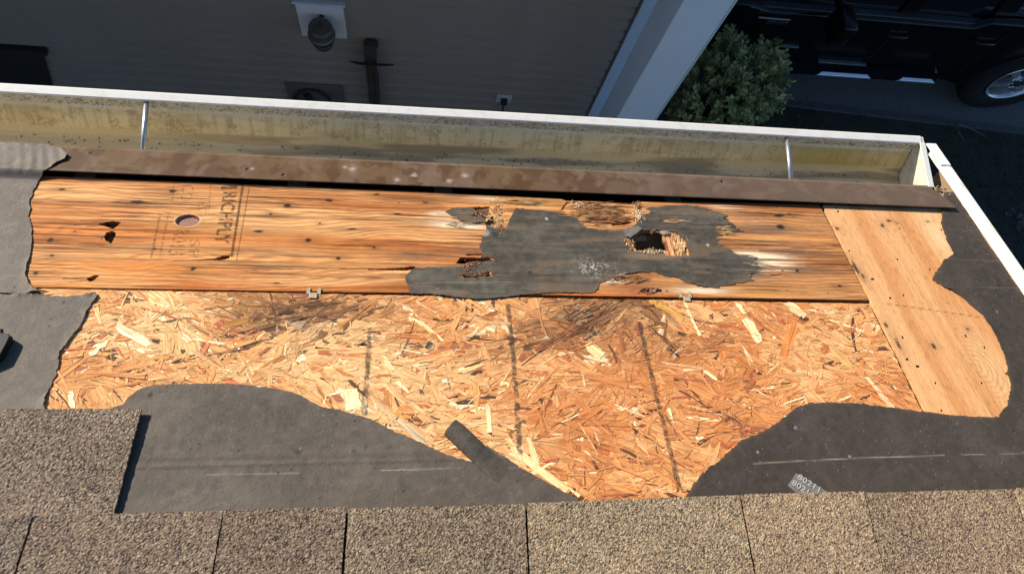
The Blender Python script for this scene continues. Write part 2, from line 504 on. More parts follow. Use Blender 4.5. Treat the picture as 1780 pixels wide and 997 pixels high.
def ply_c(u, w, D):
    pxs = 890 + u * 900
    warp = fbm(u * 2.6, w * 8, 4, 2)
    big = fbm(u * 1.1 + 3, w * 26 + warp * 2, 4, 5)
    fine = fbm(u * 3.0, w * 210, 4, 6)
    q = w * 105 + (12.0 - 7.0 * sst(-.35, .05, u)) * warp + 1.0 * fbm(u * 5, w * 40, 3, 7)
    # figure runs round the knot hole
    rk = np.hypot((u - KN[0]) / 2.2, w - KN[1])
    q = q + 2.2 * np.exp(-rk / .022)
    ring = (.5 + .5 * np.sin(2 * np.pi * q)) ** 1.8
    c = mix((.71, .365, .140), (.53, .185, .045), sst(.36, .62, big))
    c = mix(c, np.array((.27, .105, .032)), ring ** 1.6 * .62 * sst(.30, .62, fine + .10))
    c = c * (1 + 1.15 * (fine - .5))[..., None]
    hair = sst(.54, .64, fbm(u * 9.5, w * 600, 4, 35)) * sst(.32, .55, fbm(u * 4, w * 40, 3, 36))
    c = mix(c, c * np.array((.34, .25, .20)), hair * .9)
    wth = sst(.52, .70, fbm(u * 3.5, w * 30, 4, 37)) * sst(-.6, .2, u + .3 * (big - .5))
    c = mix(c, c * np.array((.55, .47, .42)), wth * .7)
    # the sheet weathers browner towards the rotted middle and right
    br = sst(-.35, .15, u) * .45 + .35 * sst(.45, .6, u)
    c = mix(c, c * np.array((.66, .56, .50)), br)
    # black hairline checks along the grain
    chk = sst(.66, .73, fbm(u * 4.0, w * 330, 3, 31)) * sst(.38, .58, fbm(u * 3, w * 14, 2, 33))
    c = mix(c, np.array((.05, .028, .016)), chk * .8)
    for (px, py, rx, ry, col, s) in (
            (255, 462, 130, 16, (.60, .19, .028), .8), (335, 497, 50, 14, (.40, .10, .018), .75), (420, 478, 46, 12, (.44, .13, .03), .6), (150, 492, 60, 8, (.70, .34, .09), .5), (345, 425, 40, 14, (.52, .21, .06), .5),
            (560, 460, 120, 14, (.55, .24, .07), .4), (640, 440, 80, 10, (.60, .30, .09), .4), (700, 400, 90, 12, (.50, .22, .07), .4),
            (470, 375, 60, 8, (.20, .11, .05), .5), (460, 430, 60, 20, (.40, .18, .06), .4), (720, 445, 70, 8, (.16, .09, .055), .7), (820, 435, 60, 10, (.20, .10, .06), .7), (780, 345, 60, 8, (.26, .14, .07), .5),
            (1340, 400, 120, 8, (.17, .10, .06), .75), (1400, 470, 90, 10, (.16, .085, .045), .8), (1390, 440, 110, 7, (.20, .10, .05), .65), (1300, 380, 60, 10, (.24, .14, .08), .6), (1430, 385, 50, 12, (.26, .13, .06), .5),
            (1420, 415, 80, 7, (.52, .22, .06), .6), (1330, 414, 70, 6, (.60, .30, .10), .7), (1320, 510, 110, 6, (.50, .24, .06), .8), (1440, 508, 60, 7, (.55, .29, .11), .6),
            (1040, 372, 80, 26, (.42, .17, .055), .8), (1060, 385, 50, 8, (.18, .08, .035), .7), (1030, 357, 40, 6, (.60, .36, .14), .6), (900, 350, 80, 9, (.60, .31, .09), .8), (930, 352, 40, 6, (.68, .44, .16), .6),
            (1105, 490, 60, 22, (.26, .075, .03), 1.0), (1170, 500, 60, 10, (.40, .18, .06), .6), (860, 375, 20, 24, (.64, .40, .17), .9), (1180, 425, 24, 22, (.58, .30, .13), .9), (1120, 440, 60, 8, (.36, .17, .10), .8)):
        b = blob(u, w, px, py, rx, ry, 1, .9) * s
        c = mix(c, np.array(col) * (1 + .8 * (fine - .5))[..., None], np.clip(b * (.75 + .8 * (fine - .4)), 0, 1))
    # white rot: pale fibre streaks
    st = sst(.42, .62, fbm(u * 7, w * 300, 3, 41))
    for (px, py, rx, ry, s) in ((800, 390, 60, 9, .95), (770, 372, 30, 6, .6), (845, 345, 40, 5, .5), (1345, 458, 55, 12, .95), (1345, 475, 45, 10, .95), (1330, 446, 50, 6, .8), (1300, 440, 40, 6, .6), (1220, 505, 60, 6, .7), (1060, 487, 40, 5, .7), (1260, 360, 40, 5, .6), (1470, 372, 40, 30, .25)):
        c = mix(c, np.array((.74, .62, .42)), np.clip(blob(u, w, px, py, rx, ry, seed=3) * s * 1.5, 0, 1) * st)
    gst = sst(.45, .6, fbm(u * 5, w * 260, 3, 47))
    for (px, py, rx, ry) in ((1330, 395, 60, 10), (1370, 430, 70, 10), (1320, 485, 40, 8), (760, 375, 30, 8), (810, 465, 60, 5), (1300, 470, 40, 20)):
        c = mix(c, np.array((.12, .105, .09)), np.clip(blob(u, w, px, py, rx, ry, seed=8) * 1.1, 0, 1) * gst * .8)
    for (px, py, rx, ry) in KNOTS:
        b = blob(u, w, px, py, rx * .8, ry * .85, 2.6, 1.1, 5)
        c = mix(c, np.array((.035, .021, .015)), np.clip(b * 1.1, 0, 1))
        b = blob(u, w, px, py + 1, rx * 3.4, ry * 2.0, 1, .5, 6)
        c = mix(c, c * .55, b * .7)
    for (a_, b_, wd_) in (((128, 390), (175, 388), .0012), ((140, 384), (190, 386), .0007), ((150, 394), (182, 391), .0008), ((176, 416), (188, 404), .0012), ((110, 484), (156, 482), .0010), ((120, 490), (160, 486), .0007), ((350, 452), (300, 453), .0008), ((590, 467), (645, 467), .0009), ((425, 470), (600, 466), .0005), ((60, 346), (210, 350), .0006), ((700, 440), (800, 446), .0009), ((760, 372), (800, 374), .0009), ((1290, 404), (1340, 406), .0008), ((1320, 436), (1400, 438), .0008)):
        c = mix(c, np.array((.03, .018, .012)), np.clip(seg(u, w, a_, b_, wd_) * 1.1, 0, 1) * .95)
    # inside the knot hole: pinkish second ply
    q = np.hypot((u - KN[0]) / .0205, (w - KN[1]) / .0150)
    c = np.where((q < 1.0)[..., None], mix((.34, .19, .15), (.24, .115, .085), fbm(u * 500, w * 90, 2, 50)), c)
    c = mix(c, np.array((.76, .52, .28)), np.exp(-((q - 1.12) / .08) ** 2) * .5)
    inn = inside(u, w, INNER)
    cf = mix((.66, .34, .125), (.22, .085, .03), sst(.38, .68, fbm(u * 8, w * 420, 3, 51)))
    c = np.where(inn[..., None], cf, c)
    fb = inside(u, w, FIBER)
    cf = mix((.64, .36, .17), (.30, .12, .05), sst(.4, .7, fbm(u * 420, w * 40, 2, 52)))
    c = np.where(fb[..., None], cf, c)
    return c


pe = rpl([(95, 307), (700, 332), (975, 346), (985, 349), (1030, 350), (1110, 354), (1116, 350), (1424, 355)])
pl_out = np.array([(-.76, W_SEAM), (.9165, W_SEAM + .0075)] + [tuple(p) for p in pe[::-1]] + [(-.76, pe[0][1])])
me, _ = sheet("plywood_sheet", pl_out, M_PLY, ply_h, ply_c, .0018, .00125, .012, [rpl(MAINHOLE)] + [rpl(s) for s in SLITS], .0004, 2, 220., hjag=.0012, skirt=(.022, .013, .009))  # hole and slit walls coloured near-black as painted shade
ply = link("plywood_sheet", me, roof)
tag(ply, "rotted plywood sheet along the eave with a hole through it")
MB().box((U_L, W_SEAM, -.012), (-.763, 1.045, 0)).build("plywood_sheet", M_DARKWOOD, roof)
MB().box((U_L, 1.058, -.030), (1.283, 1.087, -.0145)).build("gap_shade_strip", M_SHADE, roof)  # near-black strip paints the dark gap under the drip edge

# mill stamp printed on the plywood
M_INK = ink("stamp_ink", (.075, .05, .028), 260, .34, .56, (.5, 2, 1), .72)
M_INKF = ink("stamp_ink_faint", (.13, .085, .04), 240, .42, .66, (.5, 2, 1), .6)


def text_mesh(body, size, mat, offset=.0, shear=0.):
    cu = bpy.data.curves.new("stamp_text", 'FONT')
    cu.body = body; cu.size = size; cu.offset = offset; cu.shear = shear; cu.resolution_u = 3
    cu.align_x = 'LEFT'
    t = bpy.data.objects.new("tmp_text", cu); COL.objects.link(t)
    bpy.context.view_layer.update()
    me = bpy.data.meshes.new_from_object(t.evaluated_get(bpy.context.evaluated_depsgraph_get()))
    bpy.data.objects.remove(t); bpy.data.curves.remove(cu)
    me.materials.clear(); me.materials.append(mat)
    return me


def stamp(body, a, b, height, mat, n=.0009, parent=None, off=.0, name="stamp_text"):
    """text whose baseline runs from photo point a to b on the deck"""
    A = np.array(rp(*a)); B = np.array(rp(*b)); d = B - A; L = np.hypot(*d)
    me = text_mesh(body, 1.0, mat, off)
    xs = [v.co.x for v in me.vertices]; ys = [v.co.y for v in me.vertices]
    x0, x1, y0, y1 = min(xs), max(xs), min(ys), max(ys)
    sx = L / (x1 - x0); sy = height / (y1 - y0)
    ex = d / L; ey = np.array([-ex[1], ex[0]])
    for v in me.vertices:
        p = A + ex * (v.co.x - x0) * sx + ey * (v.co.y - y0) * sy
        v.co = (p[0], p[1], n)
    return link(name, me, parent if parent is not None else ply)


def strip(a, b, wid, mat, n=.0009, parent=None, name="stamp_line", jag=0.):
    A = np.array(rp(*a)); B = np.array(rp(*b)); d = (B - A); L = np.hypot(*d); e = d / L; p = np.array([-e[1], e[0]])
    k = max(2, int(L / .006)); V = []; Fc = []
    for i in range(k + 1):
        c = A + d * i / k
        j = (random.random() - .5) * jag; j2 = (random.random() - .5) * jag
        V += [(*(c + p * (wid / 2 + j)), n), (*(c - p * (wid / 2 + j2)), n)]
    for i in range(k): Fc.append((2 * i, 2 * i + 1, 2 * i + 3, 2 * i + 2))
    return MB().add(V, Fc).build(name, mat, parent if parent is not None else ply)


stamp("RICHPLY", (388, 334), (372, 424), .026, M_INK, off=.012)
stamp("CO", (316, 322), (313, 350), .022, M_INKF)
stamp("R015", (304, 398), (290, 444), .026, M_INKF, off=.01)
stamp("EXT", (344, 352), (341, 374), .018, M_INKF)
stamp("SP", (330, 415), (326, 450), .018, M_INKF)
strip((422, 320), (402, 446), .0042, M_INK)
strip((434, 320), (411, 452), .0014, M_INK)
strip((278, 372), (262, 448), .0040, M_INKF)
strip((292, 372), (277, 448), .0036, M_INKF)
strip((302, 318), (299, 352), .0016, M_INKF)
strip((366, 320), (362, 372), .0016, M_INKF)
strip((384, 327), (412, 325), .009, M_INK, jag=.001)

# --- strand board sheet and patch board ----------------------------------
osb = MB().box((U_L, .20, -.012), (.9105, .7765, -.0006)).build("strand_board_sheet", M_CORE, roof)
tag(osb, "strand board sheet with dark water stains below the plywood")
MB().box((U_L, -1.2, -.012), (U_R, .197, 0)).build("strand_board_sheet", M_DARKWOOD, roof)

OSB_POLY = rpl([(70, 503), (700, 509), (1080, 508), (1508, 519), (1610, 722), (1385, 712), (1340, 748), (1270, 785), (1180, 868), (1000, 875), (900, 815), (850, 818), (760, 792), (690, 760), (600, 728), (540, 706), (470, 683), (350, 676), (240, 684), (190, 722), (70, 726), (95, 640), (110, 600), (150, 545)])
STAINS = [(480, 545, 90, 22, 1.), (560, 540, 110, 20, .95), (455, 570, 50, 8, .85), (520, 552, 70, 9, .8), (565, 585, 20, 12, .9), (420, 528, 40, 8, .55), (640, 545, 30, 12, .4), (395, 512, 60, 8, .4),
          (1000, 560, 85, 30, .85), (1060, 535, 70, 26, .9), (1110, 545, 60, 36, .9), (960, 580, 60, 20, .7), (930, 590, 40, 16, .6), (980, 530, 50, 10, .6), (1140, 575, 50, 20, .55), (1100, 610, 60, 16, .5), (1120, 512, 40, 8, .8), (880, 612, 40, 10, .5), (1180, 600, 40, 12, .4), (700, 598, 26, 7, .5), (330, 612, 60, 5, .35), (1240, 590, 30, 8, .4), (720, 735, 30, 7, .4), (1265, 720, 14, 6, .8), (905, 738, 16, 6, .7), (930, 770, 12, 6, .5)]


def stain(u, w):
    s = np.zeros(np.shape(u))
    for (px, py, rx, ry, a) in STAINS:
        s = np.maximum(s, a * blob(u, w, px, py, rx * 1.15, ry * 1.2, 1.5, .9, 7))
    return s


def make_strands():
    lo = OSB_POLY.min(0); hi = OSB_POLY.max(0)
    N = 12000
    u = rng.uniform(lo[0], hi[0], N); w = rng.uniform(lo[1], .7765, N)
    k = inside(u, w, OSB_POLY); u = u[k]; w = w[k]; N = len(u)
    L = np.exp(rng.normal(math.log(.034), .55, N)).clip(.006, .11)
    Wd = np.exp(rng.normal(math.log(.0046), .75, N)).clip(.0008, .022)
    Wd = np.minimum(Wd, L * .6)
    big = rng.random(N) < .17
    L = np.where(big, rng.uniform(.05, .11, N), L); Wd = np.where(big, rng.uniform(.010, .026, N), Wd)
    # strands lie mostly along the sheet, with swirls
    base = (fbm(u * 9, w * 9, 2, 61) - .5) * 2.6
    ang = base + rng.normal(0, .42, N)
    x = rng.random(N); ang = np.where(x < .22, rng.uniform(-1.57, 1.57, N), ang)
    # strands fan out under the rotted spots
    f0 = np.array(rp(1110, 492)); du = u - f0[0]; dw = w - f0[1]; r = np.hypot(du, dw)
    ang = np.where((r < .15) & (rng.random(N) < .35), np.arctan2(dw, du) + rng.normal(0, .2, N), ang)
    n0 = .0001 + .0010 * rng.random(N) - .0003 * big
    pal = np.array([(.78, .54, .26), (.68, .38, .15), (.60, .29, .095), (.64, .34, .13), (.50, .20, .06), (.46, .14, .05), (.70, .42, .19), (.54, .255, .10), (.34, .125, .055), (.82, .66, .36), (.10, .055, .03)])
    pr = np.array([.10, .19, .17, .21, .075, .03, .10, .11, .02, .04, .055]); pr /= pr.sum()
    ci = rng.choice(len(pal), N, p=pr)
    thin = (Wd < .0028) & (rng.random(N) < .45)
    ci = np.where(thin, rng.choice([0, 9, 9, 10, 10], N), ci)
    ci = np.where(big & (ci == 10), 3, ci)
    fld = fbm(u * 7, w * 16, 3, 63) + rng.normal(0, .05, N)
    fcol = mix(mix((.70, .415, .165), (.62, .295, .095), sst(.35, .50, fld)), (.50, .185, .048), sst(.50, .66, fld))
    plain_ = ~np.isin(ci, (4, 5, 8, 9, 10))
    pal = pal * np.array((.98, .94, .98)); fcol = fcol * np.array((.98, .945, .97))
    # rosier and darker to the right, creamier at the left
    t = sst(-.2, .3, u)
    col = np.where(plain_[:, None], .68 * fcol + .32 * pal[ci], pal[ci]) * (1 + rng.normal(0, .05, N))[:, None]
    col = mix(col * np.array((1.06, 1.14, 1.22)), col * np.array((.98, .92, .90)), t)
    hero = [  # x0,y0,x1,y1,width px,colour : strands one can pick out
        (1295, 552, 1322, 596, 22, (.86, .70, .36)), (1282, 527, 1296, 545, 15, (.84, .68, .36)), (1385, 560, 1362, 622, 22, (.62, .22, .06)), (205, 565, 262, 600, 17, (.86, .74, .44)), (150, 645, 258, 654, 13, (.60, .25, .09)),
        (610, 678, 612, 712, 32, (.86, .66, .36)), (632, 690, 634, 720, 9, (.82, .64, .34)), (920, 762, 935, 812, 11, (.84, .66, .32)), (885, 762, 905, 800, 11, (.82, .60, .28)), (848, 700, 852, 750, 9, (.84, .70, .38)),
        (1020, 600, 1048, 620, 26, (.82, .60, .28)), (1188, 522, 1216, 586, 6, (.86, .72, .36)), (688, 582, 740, 585, 12, (.50, .17, .06)), (748, 583, 768, 588, 14, (.52, .19, .07)), (712, 548, 770, 590, 7, (.82, .62, .30)),
        (665, 620, 684, 646, 9, (.84, .66, .32)), (122, 680, 126, 710, 9, (.88, .76, .48)), (900, 790, 1005, 866, 14, (.82, .60, .28)), (1365, 526, 1398, 550, 22, (.80, .56, .28)), (590, 570, 655, 524, 12, (.58, .26, .07)),
        (1130, 520, 1188, 552, 20, (.66, .34, .08)), (1195, 668, 1240, 690, 22, (.60, .24, .08)), (1020, 655, 1090, 668, 14, (.54, .20, .07)), (1350, 650, 1390, 660, 16, (.60, .26, .09)), (690, 712, 716, 722, 26, (.58, .24, .07)), (1225, 645, 1245, 660, 8, (.84, .66, .34)),
        (1012, 590, 1048, 580, 9, (.04, .03, .025)), (1165, 608, 1182, 620, 8, (.05, .035, .03)), (600, 602, 640, 596, 5, (.04, .03, .02)), (740, 606, 752, 596, 14, (.06, .05, .045)), (300, 630, 345, 620, 5, (.07, .05, .04)), (1258, 718, 1290, 738, 7, (.06, .045, .04)), (425, 572, 525, 547, 20, (.115, .065, .040)), (500, 557, 604, 538, 22, (.13, .075, .045)), (565, 543, 662, 523, 13, (.17, .095, .055)), (452, 532, 540, 524, 12, (.21, .115, .06)), (440, 548, 500, 532, 13, (.15, .07, .04)), (520, 530, 590, 527, 9, (.10, .06, .045)),
        (500, 563, 548, 548, 4, (.015, .011, .01)), (548, 548, 586, 557, 4, (.015, .011, .01)), (556, 575, 574, 596, 16, (.05, .038, .032)), (384, 588, 470, 566, 6, (.07, .045, .035)), (330, 628, 470, 592, 5, (.09, .055, .04)), (590, 578, 642, 536, 7, (.07, .045, .035)), (395, 512, 470, 528, 10, (.40, .17, .05)), (372, 520, 430, 538, 12, (.46, .20, .05)), (388, 566, 440, 556, 14, (.60, .27, .05)),
        (1000, 578, 1112, 508, 11, (.20, .095, .05)), (955, 606, 1078, 530, 9, (.24, .115, .06)), (900, 640, 1020, 552, 8, (.32, .16, .08)), (985, 556, 1050, 524, 7, (.06, .04, .03)), (1004, 562, 1068, 536, 6, (.045, .03, .025)), (1030, 575, 1085, 535, 10, (.15, .07, .04)), (1085, 524, 1140, 535, 16, (.19, .07, .04)), (1060, 512, 1120, 522, 14, (.15, .07, .045)), (1140, 530, 1190, 545, 12, (.25, .11, .05)), (1124, 566, 1180, 612, 6, (.08, .05, .04)), (1136, 574, 1188, 616, 4, (.03, .022, .02)),
        (940, 532, 1030, 524, 8, (.22, .11, .06)), (1080, 560, 1120, 600, 8, (.26, .12, .06)), (890, 612, 960, 590, 6, (.12, .07, .05)), (1060, 600, 1075, 630, 8, (.2, .1, .06)), (700, 598, 742, 602, 6, (.10, .065, .05)), (700, 727, 735, 738, 5, (.10, .06, .05)), (860, 608, 900, 590, 6, (.16, .09, .06)), (1560, 655, 1580, 665, 30, (.52, .20, .06)), (1440, 600, 1480, 640, 18, (.64, .36, .13))]
    hero2 = []
    for h in hero:
        x0, y0, x1, y1, wp, c = h
        if sum(c) < .62 and math.hypot(x1 - x0, y1 - y0) > 36:
            for k in range(9):
                t0 = random.uniform(0, .8); t1 = min(1, t0 + random.uniform(.16, .42)); j = wp * .7
                ox, oy = random.gauss(0, j * .5), random.gauss(0, j * .6)
                hero2.append((x0 + (x1 - x0) * t0 + ox, y0 + (y1 - y0) * t0 + oy, x0 + (x1 - x0) * t1 + ox + random.gauss(0, j * .4), y0 + (y1 - y0) * t1 + oy + random.gauss(0, j * .5), max(1.6, wp * random.uniform(.12, .55)), tuple(v * f for v, f in zip(c, (lambda q: (q * 1.25, q, q * .85))(random.uniform(.6, 1.9))))))
        else:
            hero2.append(h)
    hero = hero2
    hu = []; hw = []; hl = []; hd = []; ha = []; hc = []
    for (x0, y0, x1, y1, wp, c) in hero:
        a = np.array(rp(x0, y0)); b = np.array(rp(x1, y1)); d = b - a
        hu.append((a[0] + b[0]) / 2); hw.append((a[1] + b[1]) / 2); hl.append(np.hypot(*d)); hd.append(wp * .00088); ha.append(math.atan2(d[1], d[0])); hc.append(c)
    nh = len(hero)
    u = np.concatenate([hu, u]); w = np.concatenate([hw, w]); L = np.concatenate([hl, L]); Wd = np.concatenate([hd, Wd]); ang = np.concatenate([ha, ang])
    col = np.concatenate([hc, col]); n0 = np.concatenate([np.full(nh, .00125) + .0003 * rng.random(nh), n0]); N += nh
    tl = rng.normal(0, .0006, N).clip(-.0015, .0015); tl[:nh] = 0; roll = rng.normal(0, .0003, N)
    t = np.linspace(-.5, .5, 5)
    ca, sa = np.cos(ang), np.sin(ang)
    V = np.zeros((N, 20, 3)); C = np.zeros((N, 20, 3)); UV = np.zeros((N, 20, 2))
    bend = rng.normal(0, .10, N)
    o = rng.uniform(0, 40, (N, 2))
    for s, sg in ((0, -1), (1, 1)):
        for k in range(5):
            ta = t[k] + (rng.uniform(-.06, .06, N) if k in (0, 4) else 0)
            hwid = Wd / 2 * (1 + rng.normal(0, .13, N)) * (rng.uniform(.45, 1, N) if k in (0, 4) else 1)
            x = ta * L; y = sg * hwid + bend * L * (t[k] ** 2)
            i = s * 5 + k
            V[:, i, 0] = u + ca * x - sa * y; V[:, i, 1] = w + sa * x + ca * y
            V[:, i, 2] = n0 + tl * t[k] * 2 * (L / .03).clip(.3, 1.3) * .5 + sg * roll + rng.normal(0, .00006, N)
            UV[:, i, 0] = o[:, 0] + x; UV[:, i, 1] = o[:, 1] + y
    V[:, 10:] = V[:, :10]; V[:, 10:, 2] -= .0009; UV[:, 10:] = UV[:, :10]
    st = np.repeat(stain(V[:, :10, 0].mean(1), V[:, :10, 1].mean(1))[:, None], 20, 1)
    st = np.clip(st * rng.uniform(.55, 1.25, (N, 1)), 0, .93)
    C[:] = col[:, None, :] * (1 + rng.normal(0, .04, (N, 20)))[..., None]
    C = C * (1 - st[..., None]) + st[..., None] * (np.array((.20, .098, .046)) * (.25 + 1.0 * rng.random((N, 1, 1))))
    V[:, :, 1] = np.minimum(V[:, :, 1], .7765); V[:, :, 0] = np.minimum(V[:, :, 0], .9125)
    top = [(k, k + 1, 5 + k + 1, 5 + k) for k in range(4)]
    ringi = [0, 1, 2, 3, 4, 9, 8, 7, 6, 5]
    side = [(ringi[i], ringi[i] + 10, ringi[(i + 1) % 10] + 10, ringi[(i + 1) % 10]) for i in range(10)]
    Fq = np.array(top + side)
    area = L * Wd; area[:nh] += area[:nh] * 2
    order = np.argsort(-area)
    for i in order[:290]:
        me = mesh_np("strand", V[i], [Fq], M_OSB, C[i], UV[i])
        link("strand", me, osb)
    rest = order[290:]
    FF = (Fq[None] + (np.arange(len(rest)) * 20)[:, None, None]).reshape(-1, 4)
    me = mesh_np("strands", V[rest].reshape(-1, 3), [FF], M_OSB, C[rest].reshape(-1, 3), UV[rest].reshape(-1, 2))
    tag(link("strands", me, osb), kind="stuff")


make_strands()
M_CHALK = ink("grid_line_ink", (.06, .05, .045), 150, .30, .62, (1, 1, 1), .62)
for pts in (((642, 570), (638, 640), (632, 722)), ((882, 528), (893, 640), (903, 790)), ((1110, 560), (1140, 690), (1180, 850))):
    for a, b in zip(pts[:-1], pts[1:]):
        strip(a, b, .0078, M_CHALK, .0024, osb, "grid_line", .0025)


def patch_h(u, w, D):
    return .0006 + .0003 * (fbm(u * 260, w * 5, 3, 71) - .5)


def patch_c(u, w, D):
    # grain runs up the slope, leaning with the board
    x = u + .02 * fbm(u * 6, w * 3, 2, 75)
    fine = fbm(x * 240, w * 3.5, 4, 72)
    big = fbm(x * 30, w * 2.2, 3, 73)
    c = mix((.68, .365, .158), (.56, .255, .095), sst(.3, .7, big))
    c = c * (1 + .40 * (fine - .5))[..., None]
    rg = (.5 + .5 * np.sin(2 * np.pi * (x * 190 + 3 * fbm(x * 20, w * 2, 2, 74)))) ** 3
    c = mix(c, np.array((.44, .20, .07)), rg * .45)
    # cathedral figure by the curved torn edge
    cu, cw = rp(1722, 640)
    rr = np.hypot((u - cu + .03) / .8, (w - cw) / 1.0)
    cat = (.5 + .5 * np.sin(2 * np.pi * (rr * 95 + 2 * big))) ** 2
    k = np.exp(-(((u - cu) / .035) ** 2 + ((w - cw) / .09) ** 2))
    c = mix(c, mix((.72, .46, .22), (.46, .26, .11), cat), k * .55)
    c = mix(c, np.array((.78, .58, .32)), .5 * np.exp(-((u - rp(1610, 380)[0]) / .03) ** 2) * np.exp(-((w - .98) / .09) ** 2))
    for (px, py, rx, ry) in ((1534, 392, 7, 5), (1545, 384, 9, 3), (1455, 397, 8, 4), (1612, 385, 6, 2), (1490, 470, 3, 9), (1485, 462, 5, 14), (1540, 565, 4, 6), (1562, 600, 6, 9), (1623, 602, 6, 6), (1682, 572, 6, 3), (1560, 388, 5, 2), (1500, 480, 4, 7)):
        c = mix(c, np.array((.05, .03, .02)), np.clip(blob(u, w, px, py, rx * .75, ry * .8, 2.4, 1.2, 4), 0, 1) * .92)
        c = mix(c, c * .6, blob(u, w, px, py, rx * 2.6, ry * 2.4, 1, .6, 5) * .55)
    spk = sst(.70, .76, fbm(u * 160, w * 60, 2, 79)) * .25
    c = mix(c, c * .4, spk)
    c = mix(c, np.array((.10, .06, .035)), seg(u, w, (1535, 527), (1710, 552), .0009) * .8)
    return c


pa = np.array([(.9195, .20), (U_R, .20), (U_R, rp(1650, 362)[1]), (.9205, rp(1426, 356)[1])])
me, _ = sheet("plywood_sheet", pa, M_PATCH, patch_h, patch_c, .0019, .0026, .012, [], .0005, 5, 120.)
patch = link("plywood_sheet", me, roof)
tag(patch, "clean pale plywood board at the right, its grain running up the slope")

# --- splinters and crumbs of rotted wood ---------------------------------
def splinters(cl, name, n_single=8):
    Vs = []
    for (px, py, cnt, sx, sy, l0, l1, ang, spread, lift, cols) in cl:
        cu, cw = rp(px, py)
        for _ in range(cnt):
            u = cu + random.gauss(0, 1) * sx * .00088 / 1.6; w = cw + random.gauss(0, 1) * sy * .0014 / 1.6
            l = random.uniform(l0, l1); b = random.uniform(.0004, .0013); a = ang + random.gauss(0, spread)
            z = random.uniform(.0006, .0022); dz = random.uniform(-.2, 1) * lift
            col = np.array(random.choice(cols)) * random.uniform(.75, 1.15)
            e = np.array([math.cos(a), math.sin(a)]); p = np.array([-e[1], e[0]])
            V = []
            for t, k in ((-.5, .6), (0, 1), (.5, .3)):
                c = np.array([u, w]) + e * t * l
                zz = z + dz * (t + .5)
                for (q, r) in ((1, 0), (0, 1), (-1, 0), (0, -.6)):
                    V.append((*(c + p * q * b * k), zz + r * b * .8 * k))
            Vs.append((l * b, np.array(V), col))
    Vs.sort(key=lambda t: -t[0])
    Fq = np.array([(i * 4 + k, i * 4 + (k + 1) % 4, i * 4 + 4 + (k + 1) % 4, i * 4 + 4 + k) for i in range(2) for k in range(4)] + [(3, 2, 1, 0), (8, 9, 10, 11)])
    for _, V, c in Vs[:n_single]:
        me = mesh_np("splinter", V, [Fq], M_OSB, np.tile(c, (12, 1)), V[:, :2] + random.random())
        link("splinter", me, ply)
    R = Vs[n_single:]
    V = np.concatenate([r[1] for r in R]); c = np.concatenate([np.tile(r[2], (12, 1)) for r in R])
    me = mesh_np(name, V, [(Fq[None] + (np.arange(len(R)) * 12)[:, None, None]).reshape(-1, 4)], M_OSB, c, V[:, :2])
    tag(link(name, me, ply), kind="stuff")


OR = [(.62, .34, .12), (.70, .46, .20), (.50, .22, .08), (.74, .56, .30)]
PK = [(.40, .20, .11), (.30, .14, .08), (.52, .31, .17), (.10, .055, .035), (.22, .11, .06)]
DK = [(.30, .13, .05), (.55, .27, .10), (.16, .07, .03), (.66, .42, .20), (.62, .32, .13)]
PALE = [(.76, .66, .48), (.70, .56, .36), (.60, .44, .28)]
splinters([(863, 372, 260, 12, 22, .0015, .005, .3, 1.3, .002, OR), (870, 396, 60, 10, 6, .0015, .004, .3, 1.3, .002, PK), (835, 374, 60, 22, 6, .002, .006, 1.2, .9, .002, PK),
           (813, 468, 60, 10, 8, .0015, .005, .3, 1.2, .003, PK), (822, 460, 50, 14, 6, .002, .006, .5, 1., .003, PK), (830, 478, 40, 20, 4, .006, .018, 0, .2, .002, PK),
           (1045, 371, 330, 46, 15, .012, .045, .0, .08, .001, DK), (1005, 357, 80, 16, 5, .002, .008, .2, .8, .003, PALE + DK), (1106, 358, 40, 10, 6, .003, .010, 1.3, .6, .005, PK), (1107, 372, 80, 12, 10, .002, .007, .6, .8, .002, PALE),
           (1180, 425, 170, 12, 12, .006, .018, 1.45, .15, .001, DK + OR), (1155, 405, 26, 12, 2, .006, .018, .1, .2, .002, PALE), (1128, 438, 90, 30, 3, .0015, .006, .8, 1., .002, PALE + OR), (1096, 425, 70, 8, 8, .003, .010, 1., .9, .003, OR + PK), (1170, 385, 26, 22, 3, .01, .03, .02, .08, .002, OR),
           (1100, 486, 60, 34, 7, .010, .03, .1, .2, .001, DK), (1130, 505, 50, 18, 5, .003, .010, .1, .4, .002, PK), (910, 352, 70, 30, 5, .012, .04, 0, .06, .001, OR), (1322, 465, 26, 26, 14, .012, .04, 0, .06, .0006, PALE), (800, 388, 20, 26, 7, .012, .036, -.05, .08, .0006, PALE), (1262, 400, 40, 16, 8, .01, .03, 0, .1, .001, OR)],
          "splinters", 16)
# grey papery shred hanging over the hole
sh = rpl([(1082, 402), (1092, 396), (1108, 393), (1117, 397), (1110, 403), (1102, 408), (1096, 413), (1088, 411)], .003) if True else rpl([(1074, 402), (1084, 396), (1098, 392), (1112, 390), (1122, 396), (1119, 402), (1110, 406), (1102, 412), (1096, 418), (1086, 416), (1078, 410)], .003)
me, _ = sheet("paper_shred", sh, M_FELT, lambda u, w, D: .0034 + .0016 * fbm(u * 120, w * 120, 3, 80), lambda u, w, D: mix((.11, .10, .085), (.20, .183, .155), fbm(u * 200, w * 200, 2, 81)), .0013, .0013, .0006, [], .0012, 6)
link("paper_shred", me, ply)

